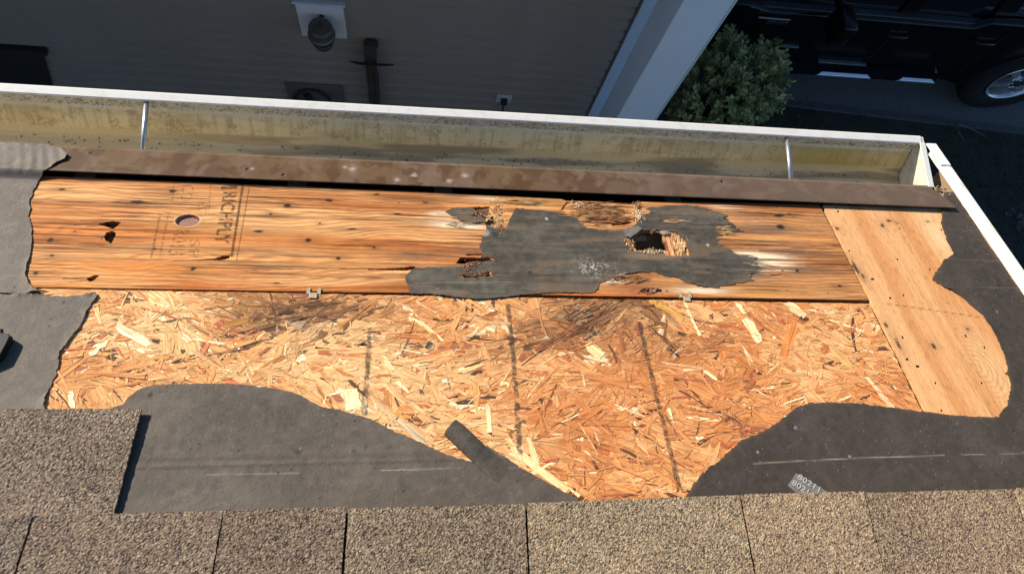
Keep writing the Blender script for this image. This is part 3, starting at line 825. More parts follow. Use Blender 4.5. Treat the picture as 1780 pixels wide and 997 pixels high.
# --- rafters, fascia, wall under the deck --------------------------------
for u in (-1.45, -1.05, -.645, -.24, .165, .571, .977, 1.25):
    if abs(u - .165) < .01: u = .06
    MB().box((u - .019, -1.1, -.155), (u + .019, 1.085, -.0135)).build("rafter", M_RAFT, roof)
MB().box((U_L, 1.088, -.17), (1.246, 1.107, -.0135)).build("fascia_board", M_RAFT, roof)

# --- drip edge ------------------------------------------------------------
def drip():
    prof = [(1.0555, .0098), (1.0556, .0122), (1.0620, .0126), (1.085, .0110), (1.11, .0090), (1.131, .0066), (1.1365, .0048), (1.1385, .0008), (1.1392, -.02), (1.1395, -.045)]
    un = np.arange(-1.6, 1.2565, .003)
    pf = []
    for a, b in zip(prof[:-1], prof[1:]):
        k = max(1, int(math.hypot(b[0] - a[0], b[1] - a[1]) / .004))
        pf += [(a[0] + (b[0] - a[0]) * i / k, a[1] + (b[1] - a[1]) * i / k) for i in range(k)]
    prof = pf + [prof[-1]]
    K = len(prof); V = []
    for (w, n) in prof:
        end = 1.2530 - max(0, (w - 1.0555)) * .42
        uu = np.minimum(un, end)
        V.append(np.column_stack([uu, w + .0008 * (fbm(un * 3, un * 0 + 1, 2, 90) - .5), n + .0012 * (fbm(un * 2.2, un * 0 + w * 3, 2, 91) - .5)]))
    V = np.stack(V, 1)   # (nu, K, 3)
    nu = len(un)
    uu = V[..., 0]; ww = V[..., 1]
    sm = fbm(uu * 40 + 3 * fbm(uu * 9, ww * 30, 2, 96), ww * 30 + 2 * fbm(uu * 20, ww * 20, 2, 97), 5, 92)
    sw = fbm(uu * 30, ww * 34 + 3 * sm, 3, 93)
    c = mix((.120, .069, .031), (.106, .072, .050), sst(-.1, .75, uu + .3 * (sm - .5)))
    c = mix(c, np.array((.155, .108, .080)), sst(.44, .68, sm) * .5 + .35 * np.exp(-((uu + .02) / .16) ** 2) * sst(.40, .6, fbm(uu * 55, ww * 9, 3, 98)))
    c = mix(c, np.array((.070, .034, .014)), sst(.42, .64, sw) * .75 * sst(.9, .3, uu))
    c = mix(c, np.array((.30, .25, .22)), np.exp(-((ww - 1.1330) / .002) ** 2) * .6)
    for (px, py, r) in ((613, 300, 7), (600, 296, 4), (720, 312, 4), (808, 312, 5), (780, 322, 4), (690, 320, 5), (440, 300, 3)):
        b = blob(uu, ww, px, py, r * 1.3, r * .8, 1.2, 1.2, 9)
        c = mix(c, np.array((.42, .35, .30)), np.clip(b * .75, 0, 1))
    I, J = np.meshgrid(np.arange(nu - 1), np.arange(K - 1), indexing='ij')
    v = lambda i, j: (i * K + j).ravel()
    q = np.stack([v(I, J), v(I + 1, J), v(I + 1, J + 1), v(I, J + 1)], 1)
    me = mesh_np("drip_edge", V.reshape(-1, 3), [q], M_DRIP, c.reshape(-1, 3))
    o = link("drip_edge", me, roof)
    md = o.modifiers.new("thickness", 'SOLIDIFY'); md.thickness = .0009; md.offset = -1
    return o


drip()

# --- rake trim -------------------------------------------------------------
rt = MB()
prof = [(1.281, .006), (1.283, .0105), (1.305, .0125), (1.3155, .0110), (1.3175, .006), (1.3180, -.10), (1.3145, -.10), (1.3140, .004), (1.300, .009), (1.283, .0065)]
rt.loft([[(u, w, n) for u, n in prof] for w in np.linspace(-1.2, 1.205, 30)])
tr = rt.build("rake_trim", M_WHITEDIRT, roof, smooth=False)
MB().loft([[(1.2855 + a, w, n) for a, n in ((0, .012), (.003, .0150), (.0265, .0150), (.0300, .012), (.0300, -.02), (.0275, -.02), (.0275, .0115), (.003, .0120))] for w in (1.205, 1.285)]).build("rake_end_cap", M_WHITEDIRT, roof)
MB().box((1.2875, -1.2, -.17), (1.3125, 1.20, .002)).build("rake_board", M_RAFT, roof)
MB().box((1.249, 1.06, -.11), (1.286, 1.116, -.0005)).build("blocking", M_DARKWOOD, roof)
splin = MB()
for i in range(16):
    u = random.uniform(1.236, 1.282); w = random.uniform(1.105, 1.13); splin.tube([(u, w, random.uniform(0, .004)), (u + random.uniform(-.012, .012), w + random.uniform(-.012, .012), random.uniform(.0, .012))], .0011, 4)
tag(splin.build("debris", M_DARKWOOD, roof), kind="stuff")

# --- shingles ----------------------------------------------------------------
def shingle_fun(base, tilt, w0, seed, tone):
    def h(u, w, D):
        f, i = worley(u / .0022, w / .0022, seed)
        und = .0012 * (fbm(u * 14, w * 14, 3, seed + 1) - .5)
        n = base - tilt * (w0 - w) + und + .0013 * (1 - f.clip(0, 1) ** 1.5) * (.4 + .9 * i) + .0004 * (vn(u * 900, w * 900, seed) - .5)
        return n

    def c(u, w, D):
        f, i = worley(u / .0022, w / .0022, seed)
        i2 = (i * 7919.13) % 1.0
        patch = fbm(u * 9, w * 9, 3, seed + 4)
        col = mix((.182, .128, .088), (.262, .198, .136), i2)
        dark = i2 < (.21 - .20 * (patch - .5))
        col = np.where(dark[..., None], np.array((.065, .050, .040)), col)
        col = np.where(((i2 > .80) & (i2 < .93))[..., None], np.array((.38, .31, .205)), col)
        col = np.where((i2 > .97)[..., None], np.array((.30, .27, .19)), col)
        col = mix(np.array((.03, .026, .022)), col, sst(1.0, .55, f) * .85 + .15)
        return col * np.array(tone) * (.85 + .35 * patch)[..., None]
    return h, c


def add_shingle(u0, u1, w0, w1, base, seed, tone=(1, 1, 1), label=None, pitch=.00125, cut=None, tilt=.03):
    h, c = shingle_fun(base, tilt, w1, seed, tone)
    out = cut if cut is not None else np.array([(u0, w0), (u1, w0), (u1, w1), (u0, w1)])
    me, _ = sheet("shingle", out, M_SHIN, h, c, pitch, pitch, .0045, [], .0011, seed, 240.)
    o = link("shingle", me, roof)
    if label: tag(o, label)
    return o


# joints measured along the exposed course
J = [rp(x, y)[0] for x, y in ((65, 900), (392, 893), (605, 885), (912, 878), (1281, 865), (1495, 860), (1752, 853))]
edge_w = lambda u: .378 + .004 * (u > .3)
JB = [rp(x, 1060)[0] for x in (15, 362, 592, 920, 1321, 1550, 1832)]
us = [(-.76, -.76)] + list(zip(J, JB)) + [(1.279, 1.279)]
tones = [(.80, .79, .82), (.88, .84, .82), (.85, .80, .77), (.94, .91, .86), (1.14, 1.12, 1.0), (1.16, 1.1, .98), (1.02, .95, .88), (1.3, 1.24, 1.06)]
for i in range(len(us) - 1):
    thin = .0011 if i in (1, 5) else .0016
    a, ab = us[i]; b, bb = us[i + 1]
    ga = .0011 if i in (2, 6) else .0018
    cut = np.array([(ab + ga, .222), (bb - thin, .222), (b - thin, edge_w(b) + .001 * (i % 3)), (a + ga, edge_w(a) + .001 * (i % 3))])
    add_shingle(0, 0, 0, .378, .0118 + .0008 * (i % 3), 100 + i * 11, tones[i], cut=cut)
cut = np.array([(-.76, .36), (rp(203, 893)[0], .36), (rp(249, 722)[0], .540), (-.76, .541)])
add_shingle(0, 0, 0, .54, .0125, 333, (.92, .90, .90), "single brown shingle left standing a course farther down the slope", cut=cut, tilt=.022)
MB().box((U_L, -1.195, .0006), (1.2805, .30, .0022)).build("underlayment", M_ROOFB, roof)
# courses up the slope behind the viewer: one coarse tile of each, shared
ht, ct = shingle_fun(.011, .03, .165, 555, (1, 1, 1))
tme, _ = sheet("shingle", np.array([(0, 0), (.302, 0), (.302, .165), (0, .165)]), M_SHIN, ht, ct, .004, .004, .0045, [], .001, 9, 200.)
for r in range(9):
    w1 = .228 - .150 * r
    for k in range(-6, 5):
        u = k * .305 + (r % 2) * .15 + .02
        if u > .985 or u < -1.55: continue
        o = bpy.data.objects.new("shingle", tme); COL.objects.link(o); o.parent = roof
        o.location = (u, w1 - .165, .004)
    if u > .6: pass
for k in range(-6, -3):
    o = bpy.data.objects.new("shingle", tme); COL.objects.link(o); o.parent = roof; o.location = (k * .305 + .15 - .002, .215, .001)
for k in range(-6, -3):
    o = bpy.data.objects.new("shingle", tme); COL.objects.link(o); o.parent = roof; o.location = (k * .305 + .15 - .002, .375, -.001)

# ================================================================== FELT (underlayment) — torn sheets, each a thing
def felt_h(seed, base=.0026, lift=.0022, ramp=False, extra=None):
    def h(u, w, D):
        n = base + .0014 * (fbm(u * 7, w * 7, 3, seed) - .5) + .0012 * (fbm(u * 9 + w * 14, w * 5 - u * 3, 3, seed + 30) - .5) + .00035 * (fbm(u * 260, w * 260, 3, seed + 3) - .5)
        n = n + lift * np.exp(-D / .006) * sst(.45, .75, fbm(u * 22, w * 22, 2, seed + 7))
        if ramp: n = n + .0115 * sst(1.036, 1.0575, w)
        if extra is not None: n = n + extra(u, w)
        return n
    return h


def felt_c(seed, c1, c2, lines=(), specks=()):
    def f(u, w, D):
        a = fbm(u * 90, w * 90, 4, seed); b = fbm(u * 7, w * 7, 4, seed + 5)
        fi = fbm(u * 420, w * 420, 2, seed + 8)
        c = mix(c1, c2, np.clip(.15 + .5 * b + .9 * (a - .5) + .35 * (fi - .5), 0, 1))
        c = mix(c, np.array((.17, .10, .055)), .45 * np.exp(-D / .0035) * sst(.35, .6, fbm(u * 30, w * 30, 2, seed + 2)))
        for (p, q, wid, col, s) in lines:
            ln = seg(u, w, p, q, wid) * s * .62 * sst(.22, .5, fbm(u * 30, w * 60, 3, seed + 11))
            c = mix(c, np.array(col), np.clip(ln, 0, 1))
        for (px, py, r, col) in specks:
            c = mix(c, np.array(col), np.clip(1.4 * blob(u, w, px, py, r, r * .7, 1.5, .8, 2), 0, 1))
        dust = sst(.50, .72, fbm(u * 13, w * 13, 5, seed + 13)) * .35
        c = mix(c, c * 1.45 + .01, dust)
        scf = sst(.66, .74, fbm(u * 30 + w * 16, w * 110 - u * 50, 3, seed + 15)) * .22
        c = mix(c, c * 1.7, scf)
        f_, i_ = worley(u / .035, w / .035, seed + 16)
        c = mix(c, np.array((.012, .011, .010)), ((f_ < .045) & (i_ > .84)) * .9)
        sp = vn(u * 700, w * 700, seed + 21)
        c = mix(c, np.array((.22, .20, .17)), (sp > .965) * .6)
        return c
    return f


G1, G2 = (.095, .078, .061), (.162, .136, .109)
K1, K2 = (.040, .036, .032), (.072, .064, .056)
DKL = (.045, .04, .035); LTL = (.34, .31, .25)

FA = rpl([(-320, 231, .013), (-120, 241, .013), (0, 247, .013), (90, 253, .013), (104, 257, .013), (118, 268, .013), (113, 277, .013), (98, 283, .013), (90, 291, .013), (78, 303, .004), (68, 316), (58, 335), (51, 350), (53, 362), (51, 378), (57, 400), (55, 430), (53, 448), (47, 465), (45, 480), (50, 492), (60, 501), (66, 507), (40, 512), (0, 511), (-120, 508), (-320, 505)])
me, V = sheet("felt_sheet", FA, M_FELT, felt_h(200, ramp=True, extra=lambda u, w: .0007 * np.sin((u * 1.0 + w * .35 + .02 * fbm(u * 12, w * 12, 2, 3)) * 300) * sst(1.04, 1.065, w) * fbm(u * 25, w * 25, 2, 8)), felt_c(200, G1, G2, [((0, 375), (60, 378), .0012, DKL, .6), ((0, 480), (60, 483), .001, LTL, .25)], [(26, 500, 3, DKL)]), .0016, .0016, .0016, [], .0030, 31, 150., True)
place_roof("felt_sheet", me, V, "grey felt at upper left with its corner folded over the brown drip edge", "roofing felt", "torn roofing felt sheets")

FB = rpl([(-320, 508), (-120, 511), (0, 513), (60, 513), (90, 516), (110, 517), (140, 514), (168, 511), (172, 514), (164, 524), (152, 543), (145, 560), (138, 573), (124, 588), (118, 598), (104, 612), (104, 634), (97, 655), (86, 676), (79, 697), (80, 730), (60, 760), (-320, 760)])
me, V = sheet("felt_sheet", FB, M_FELT, felt_h(210, .0030, .003), felt_c(210, (.084, .069, .053), (.142, .118, .092), [], [(112, 527, 3, DKL), (90, 556, 2, DKL)]), .0017, .0017, .0016, [], .0028, 32, 170., True)
place_roof("felt_sheet", me, V, "grey felt at the left edge between the plywood and the lone shingle", "roofing felt", "torn roofing felt sheets")

FC = rpl([(150, 760), (165, 720), (190, 712), (214, 703), (228, 688), (246, 676), (268, 670), (300, 668), (340, 667), (400, 668), (440, 671), (475, 676), (505, 682), (525, 689), (545, 701), (560, 709), (590, 713), (615, 721), (640, 728), (665, 740), (690, 752), (720, 765), (750, 778), (780, 792), (810, 801), (832, 807), (842, 806), (832, 794), (845, 775), (870, 790), (885, 800), (903, 812), (925, 824), (950, 838), (975, 852), (1000, 867), (1012, 878), (1030, 900), (150, 915)])
me, V = sheet("felt_sheet", FC, M_FELT, felt_h(220, .0026, .0012, extra=lambda u, w: .0010 * (np.exp(-((w - .455 - .01 * u) / .004) ** 2) + .6 * np.exp(-((w - .468 - .01 * u) / .005) ** 2))), felt_c(220, (.062, .050, .038), (.116, .096, .074), [((360, 826), (520, 823), .0008, LTL, .9), ((660, 818), (800, 814), .0008, LTL, .9), ((240, 800), (780, 795), .003, DKL, .4), ((880, 814), (910, 813), .0007, LTL, .7)], [(262, 687, 4, (.008, .008, .008)), (265, 713, 1.6, DKL), (337, 713, 1.6, DKL), (586, 738, 2.4, DKL), (518, 786, 6, DKL), (522, 780, 2, (.2, .18, .15)), (844, 820, 2, DKL), (615, 784, 3, DKL)]), .0017, .0017, .0016, [], .0018, 33, 190., True)
felt_mid = place_roof("felt_sheet", me, V, "broad grey felt beside the lone shingle, with a curled strip at its right", "roofing felt", "torn roofing felt sheets")


def curl_strip():
    """strip of felt torn free at its tip and rolled into a half tube"""
    pts = [(783, 742), (795, 752), (812, 768), (830, 785), (846, 800), (864, 815), (884, 828), (905, 840)]
    hw = [.0150, .0158, .0160, .0160, .0165, .0170, .0170, .0170]; hg = [.0135, .0130, .0120, .0090, .0042, .0009, .0001, .0]; wr = [1.9, 1.85, 1.75, 1.6, 1.5, 1.4, 1.3, 1.3]
    ctr = np.array([rp(x, y, .010 * (1 - i / 7)) for i, (x, y) in enumerate(pts)])
    n_ = 60
    t = np.linspace(0, len(pts) - 1, n_); k = np.arange(len(pts))
    cu = np.interp(t, k, ctr[:, 0]); cw = np.interp(t, k, ctr[:, 1]); H = np.interp(t, k, hw); G = np.interp(t, k, hg); Wr = np.interp(t, k, wr)
    V = []; K = 25
    for i in range(n_):
        d = np.array([cu[min(i + 1, n_ - 1)] - cu[max(i - 1, 0)], cw[min(i + 1, n_ - 1)] - cw[max(i - 1, 0)]]); d /= np.hypot(*d); p = np.array([-d[1], d[0]])
        for j in range(K):
            sN = j / (K - 1) * 2 - 1
            a = sN * Wr[i]
            x = H[i] * math.sin(a) if Wr[i] > 1.57 else H[i] * math.sin(a) / math.sin(Wr[i])
            z = G[i] * (math.cos(a) - math.cos(Wr[i]))
            jit = .0016 * (vn(np.array([sN * 6.0]), np.array([2.0]), 4)[0] - .5) * (1 if i == 0 else 0)
            V.append((cu[i] + p[0] * x + d[0] * jit, cw[i] + p[1] * x + d[1] * jit, .0030 + .0012 * (1 - i / n_) - .0024 * sst(.62, .9, i / n_) + z))
    V = np.array(V)
    a = fbm(V[:, 0] * 200, V[:, 1] * 200, 3, 5)
    c = mix((.060, .049, .037), (.112, .093, .072), a)
    q = np.array([(i * K + j, (i + 1) * K + j, (i + 1) * K + j + 1, i * K + j + 1) for i in range(n_ - 1) for j in range(K - 1)])
    me = mesh_np("curled_strip", V, [q], M_FELT, c, smooth=True)
    o = link("curled_strip", me)
    o.parent = felt_mid
    o.matrix_basis = felt_mid.matrix_world.inverted() @ ROOF
    md = o.modifiers.new("thickness", 'SOLIDIFY'); md.thickness = .0016; md.offset = 0
    return o


curl_strip()

FD = rpl([(1180, 905), (1188, 866), (1203, 848), (1216, 830), (1230, 815), (1248, 802), (1262, 788), (1290, 764), (1310, 757), (1330, 748), (1345, 738), (1360, 728), (1374, 715), (1388, 707), (1404, 702), (1440, 700), (1470, 701), (1500, 703), (1540, 708), (1600, 716), (1650, 722), (1690, 725), (1735, 725), (1740, 715), (1750, 705), (1753, 690), (1757, 670), (1750, 650), (1750, 635), (1740, 605), (1725, 575), (1706, 547), (1690, 534), (1672, 518), (1655, 507), (1638, 498), (1619, 487), (1624, 476), (1634, 462), (1641, 452), (1657, 443), (1652, 432), (1645, 418), (1640, 404), (1635, 390), (1638, 352), (1640, 336), (1662, 336), (1700, 394), (1790, 530), (1900, 690), (2030, 890)])
FD[:, 0] = np.minimum(FD[:, 0], 1.2815)
me, V = sheet("felt_sheet", FD, M_FELT, felt_h(230, .0028, .0016), felt_c(230, (.037, .029, .022), (.066, .053, .041), [((1310, 806), (1480, 797), .0009, (.30, .28, .20), 1.2), ((1480, 797), (1640, 792), .0008, (.30, .28, .20), 1.2), ((1660, 791), (1800, 788), .0008, (.22, .21, .16), 1.2), ((1650, 452), (1740, 455), .0007, (.2, .18, .15), .7), ((1650, 500), (1780, 502), .0007, (.2, .18, .15), .6), ((1640, 400), (1690, 402), .0007, (.2, .18, .15), .5)], [(1381, 744, 3, (.2, .18, .16)), (1377, 742, 2, (.01, .01, .01)), (1316, 786, 2, (.3, .28, .25)), (1735, 497, 3, (.01, .01, .01)), (1707, 525, 1.5, DKL), (1476, 794, 1.5, LTL), (1732, 543, 2, LTL)]), .0019, .0019, .0016, [], .0022, 34, 170., True)
place_roof("felt_sheet", me, V, "dark brown felt at the right between the pale board and the white rake trim", "roofing felt", "torn roofing felt sheets")

# remnant of felt bonded to the rotten middle of the plywood
FE0 = rpl([(704, 482), (709, 497), (713, 513), (735, 512), (760, 513), (790, 518), (812, 520), (835, 521), (860, 520), (885, 517), (905, 514), (930, 511), (960, 508), (985, 509), (1010, 510), (1034, 508), (1040, 501), (1041, 493), (1058, 486), (1075, 481), (1090, 476), (1110, 473), (1140, 474), (1165, 481), (1190, 489), (1215, 497), (1240, 501), (1256, 497), (1275, 494), (1304, 488), (1310, 478), (1318, 465), (1308, 455), (1316, 448), (1298, 444), (1280, 439), (1262, 433), (1242, 416), (1252, 409), (1283, 403), (1281, 392), (1262, 384), (1256, 374), (1236, 366), (1220, 359), (1190, 357), (1165, 358), (1140, 360), (1127, 362), (1118, 375), (1106, 390), (1090, 399), (1070, 401), (1045, 400), (1020, 396), (1006, 384), (996, 377), (975, 371), (940, 366), (915, 364), (896, 362), (890, 374), (884, 386), (880, 396), (868, 399), (852, 393), (838, 387), (820, 388), (800, 383), (786, 377), (774, 368), (788, 361), (812, 361), (832, 359), (850, 361), (846, 372), (842, 386), (846, 398), (838, 414), (833, 430), (840, 441), (832, 454), (800, 464), (760, 465), (722, 466), (712, 474)])
FE = densify(FE0, .0012)
_m = sst(.44, .50, FE[:, 0]) + .35 * sst(.02, -.04, FE[:, 0]) * (FE[:, 1] > .81)
FE[:, 0] += _m * .020 * (fbm(FE[:, 1] * 210, FE[:, 1] * 0 + .3, 3, 249) - .5) * 2
FE[:, 1] += .004 * (fbm(FE[:, 0] * 70, FE[:, 1] * 70, 3, 250) - .5)
grow = lambda P, k: rpl(P).mean(0) + (rpl(P) - rpl(P).mean(0)) * k
me, V = sheet("felt_remnant", FE, M_FELT,
              lambda u, w, D: .0011 + .0010 * sst(0, .006, D) * 0 + .0007 * (fbm(u * 12, w * 30, 3, 240) - .5) + .0004 * (fbm(u * 60, w * 300, 3, 243) - .5) + .0028 * sst(.792, .776, w) + .0020 * np.exp(-D / .004) * sst(.5, .8, fbm(u * 25, w * 25, 2, 244)),
              (lambda base: lambda u, w, D: mix(mix(mix(base(u, w, D) * (.55 + .9 * fbm(u * 9, w * 120, 4, 252))[..., None], np.array((.17, .115, .07)), .5 * sst(.56, .72, fbm(u * 12, w * 60, 4, 253))), np.array((.50, .48, .42)), np.clip((blob(u, w, 1030, 466, 34, 14, 1, .5, 2) + .7 * blob(u, w, 1080, 480, 16, 8)) * sst(.54, .66, fbm(u * 300, w * 420, 3, 247)) * .8, 0, 1)), np.array((.26, .16, .10)), np.clip(.5 * blob(u, w, 1140, 446, 60, 6) + .5 * blob(u, w, 800, 372, 30, 9) * sst(.4, .6, fbm(u * 10, w * 300, 3, 246)), 0, 1)))
              (felt_c(240, (.042, .036, .027), (.104, .091, .069), [((720, 492), (960, 490), .0008, LTL, .5), ((830, 391), (1010, 392), .0008, DKL, .8), ((1190, 390), (1275, 393), .0010, (.015, .013, .012), 1.5), ((1185, 452), (1260, 455), .0010, (.012, .01, .01), 1.5), ((1140, 472), (1165, 474), .0012, (.01, .01, .01), 1.5)], [(921, 475, 5, (.012, .01, .01)), (1172, 428, 3, (.3, .33, .24)), (1230, 427, 3, (.45, .5, .3)), (950, 381, 3, (.4, .38, .35)), (843, 405, 9, (.25, .24, .22)), (860, 408, 7, (.03, .03, .03))])),
              .0016, .0014, .0014, [grow(MAINHOLE, 1.03), grow([(1156, 402), (1172, 403), (1184, 413), (1197, 436), (1198, 444), (1164, 446), (1150, 440)], 1.0)] + [grow(SLITS[i], 1.12) for i in (5, 6, 8, 9, 10)], .0020, 35, 260., True, hjag=.0016)
place_roof("felt_remnant", me, V, "ragged charcoal felt remnant stuck over the rotten middle of the plywood around the hole", "roofing felt")

# ================================================================== small things on the roof
def clip(px, py, label):
    cu, cw = rp(px, py)
    r = empty("panel_clip", ROOF @ Matrix.Translation((cu, cw, .0)), label, "panel clip", "metal panel clips in the seam")
    for s in (-1, 1):
        MB().add([(s * .006, -.001, .0010), (s * .0125, -.001, .0010), (s * .0120, .0125, .0017), (s * .0065, .0125, .0017), (s * .006, -.001, .0022), (s * .0125, -.001, .0022), (s * .0120, .0125, .0028), (s * .0065, .0125, .0028)], [(0, 1, 2, 3), (7, 6, 5, 4), (0, 4, 5, 1), (1, 5, 6, 2), (2, 6, 7, 3), (3, 7, 4, 0)]).build("tab", M_CLIP, r)
    MB().box((-.0072, -.0115, .0026), (.0072, .001, .0038)).build("tab", M_CLIP, r, .0008)
    MB().box((-.0125, -.0010, -.010), (.0125, .0006, .0018)).build("web", M_CLIP, r)


clip(545, 511, "metal panel clip in the seam below the mill stamp, left of the felt remnant")
clip(1192, 517, "metal panel clip in the seam near the right end of the felt remnant")

# clear printed tape under the shingle edge
TP = rpl([(1384, 822), (1398, 830), (1420, 843), (1444, 858), (1450, 864), (1400, 866), (1386, 858), (1369, 843)], .004)
M_TAPE, N, L, b = new_mat("release_tape"); b.inputs['Base Color'].default_value = (.30, .29, .26, 1); b.inputs['Roughness'].default_value = .25; b.inputs['Alpha'].default_value = .5
me, V = sheet("release_tape", TP, M_TAPE, lambda u, w, D: .0046 + .0004 * np.sin(u * 300), lambda u, w, D: np.full((len(u), 3), .4), .002, .002, .0002, [], .0002, 41)
tape = place_roof("release_tape", me, V, "small clear strip of tape printed with white figures tucked under the shingle edge", "tape strip")
M_WPRINT = plain("white_print", (.46, .45, .41), .7)
for a, b_ in (((1383, 833), (1420, 857)), ((1373, 843), (1408, 866))):
    o = stamp("80211", a, b_, .0105, M_WPRINT, .0056, tape, .0, "printed_figures")
    o.matrix_basis = tape.matrix_world.inverted() @ ROOF

# black tool tip at the left edge
tt = MB()
t0 = rpl([(-60, 588), (0, 581), (18, 583), (20, 587), (14, 600), (2, 622), (-40, 640)], .012)
tt.loft([[(p[0], p[1], z) for p in t0] for z in (.004, .018)])
tool = empty("pry_bar", ROOF, "black flat tool end poking in at the left edge of the grey felt", "tool")
tt.build("blade", M_BLACK, tool, .0012)
c = rp(3, 575, .012)
MB().tube([(c[0] - .03, c[1] + .004, .012), (c[0], c[1], .012), (c[0] + .001, c[1] - .008, .011)], .0035, 8).build("hook", M_BLACK, tool)

# ================================================================== GUTTER
GZ = CAM_H - 1.3685
gut = empty("gutter", Matrix.Translation((0, .72, GZ)), "white metal rain gutter stained with algae and silt, hung along the eave", "gutter")
GXR = 1.2345


def gutter_mesh():
    pr = [(-.058, .002), (-.060, -.02), (-.060, -.086), (-.052, -.092), (.012, -.092), (.022, -.088), (.034, -.070), (.050, -.044), (.0575, -.0345), (.0600, -.0320), (.0612, -.0295), (.0612, -.0020)]
    P = []
    for a, b in zip(pr[:-1], pr[1:]):
        a = np.array(a); b = np.array(b); k = max(1, int(np.hypot(*(b - a)) / .0018))
        for i in range(k): P.append(a + (b - a) * i / k)
    P.append(np.array(pr[-1])); P = np.array(P); K = len(P)
    s = np.concatenate([[0], np.cumsum(np.hypot(*np.diff(P, axis=0).T))])
    xs = np.arange(-1.9, GXR + .001, .0020); nx = len(xs); xs = np.linspace(-1.9, GXR, nx)
    X = np.repeat(xs[:, None], K, 1); SS = np.repeat(s[None], nx, 0); Y = np.repeat(P[None, :, 0], nx, 0); Z = np.repeat(P[None, :, 1], nx, 0)
    V = np.stack([X, Y, Z], -1)
    ft = s[-1] - SS                      # distance below the lip along the metal
    sp = fbm(X * 260, SS * 300, 2, 301); md = fbm(X * 10, SS * 40, 4, 302); bl = fbm(X * 45, SS * 60, 4, 303); spk = fbm(X * 330, SS * 380, 2, 307)
    c = mix((.74, .60, .32), (.80, .72, .48), md)
    up = sst(.034, .026, ft)
    c = mix(c, np.array((.62, .60, .50)), up * .9)
    c = mix(c, np.array((.06, .055, .045)), np.clip(sst(.40, .66, spk) * (.35 + .65 * sst(.30, .5, bl)) * up, 0, 1) * .72)
    c = mix(c, np.array((.84, .80, .66)), np.exp(-((ft - .0315) / .0018) ** 2) * .8 * sst(.3, .5, bl))
    mid = sst(.030, .040, ft) * sst(.10, .085, ft)
    c = mix(c, np.array((.52, .37, .12)), mid * sst(.44, .66, md) * .45)
    c = mix(c, c * .62, mid * sst(.50, .70, fbm(X * 120, SS * 14, 3, 308)) * .5)
    c = mix(c, np.array((.22, .14, .06)), mid * sst(.42, .68, bl) * sst(.40, .66, spk) * .5)
    c = mix(c, np.array((.50, .36, .06)), mid * .7 * np.exp(-((X - 1.02) / .16) ** 2))
    fl = sst(.078, .088, ft)
    c = mix(c, np.array((.66, .55, .33)), fl * .8)
    c = mix(c, np.array((.27, .23, .15)), fl * sst(.40, .62, fbm(X * 6, SS * 50, 4, 305)) * sst(-.75, -.2, X) * .8)
    c = mix(c, np.array((.22, .19, .13)), sst(.125, .14, ft) * sst(-.6, .2, X) * .6)
    V[..., 2] += -.0005 + .0007 * (fbm(X * 4, X * 0, 2, 306) - .5)
    I, Jj = np.meshgrid(np.arange(nx - 1), np.arange(K - 1), indexing='ij')
    v = lambda i, j: (i * K + j).ravel()
    q = np.stack([v(I, Jj), v(I + 1, Jj), v(I + 1, Jj + 1), v(I, Jj + 1)], 1)
    me = mesh_np("trough", V.reshape(-1, 3), [q], M_GUT, c.reshape(-1, 3), smooth=True)
    o = link("trough", me, gut)
    md_ = o.modifiers.new("thickness", 'SOLIDIFY'); md_.thickness = .001; md_.offset = -1
    return P


GP = gutter_mesh()
lp = [(.0612, -.0032), (.0606, -.0005), (.0625, .0014), (.0790, .0018), (.0815, .0002), (.0822, -.0090), (.0800, -.0118), (.0700, -.0120), (.0695, -.0108), (.0640, -.0106), (.0632, -.0032)]
MB().loft([[(x, y, z + .0005 * math.sin(x * 5)) for y, z in lp] for x in np.linspace(-1.9, GXR + .003, 60)]).build("lip", M_WHITE, gut)
# end cap
cp = [(p[0], p[1]) for p in GP[::3]] + [(.0612, -.002)]
ec = MB()
ec.loft([[(x, y, z) for y, z in cp] for x in (GXR + .0012, GXR + .0026)])
V_ = []


def endcap_c(u, w, D):
    c = mix((.56, .48, .28), (.72, .66, .50), fbm(u * 40, w * 40, 3, 311))
    return mix(c, np.array((.12, .10, .05)), sst(.62, .75, fbm(u * 90, w * 90, 3, 312)) * .6)


me_c = np.array([[GXR, y, z] for y, z in cp])
cols = endcap_c(me_c[:, 0] * 0 + me_c[:, 1], me_c[:, 2], None)
o = ec.build("end_cap", plain("end_cap_metal", (.50, .42, .24), .5, col2=(.74, .68, .54), scale=22, lo=.3, hi=.55), gut)
MB().box((GXR - .002, -.056, -.0005), (GXR + .012, .0625, .0022)).build("end_cap_flange", M_WHITE, gut, .0006)
MB().box((GXR + .0030, -.056, -.020), (GXR + .012, .080, -.0008)).build("end_cap_flange", M_WHITE, gut, .0006)
for a, bpt in (((253, 180), (247, 258)), ((1370, 246), (1376, 309))):
    d = ray(*a); x0 = d[0] / abs(d[2]) * 1.373; d = ray(*bpt); x1 = d[0] / abs(d[2]) * 1.373
    t = MB().tube([(x0, .063, -.008), (x0 + (x1 - x0) * .5, .0, -.008), (x1 + (x1 - x0) * .3, -.06, -.008)], .0052, 10)
    t.build("hanger_tube", M_GALV, gut, smooth=True)

gr = MB()
for i in range(420):
    x = random.uniform(-1.2, 1.22); y = random.gauss(.010, .018) - .004; r_ = random.uniform(.0008, .0026)
    if y > .018 or y < -.045: continue
    gr.add([(x - r_, y, -.0905), (x + r_ * .3, y - r_, -.0905), (x + r_, y + r_ * .4, -.0905), (x, y, -.0905 + r_ * 1.3)], [(0, 1, 3), (1, 2, 3), (2, 0, 3), (0, 2, 1)])
tag(gr.build("grit", plain("gutter_grit", (.10, .08, .055), .9), gut), kind="stuff")

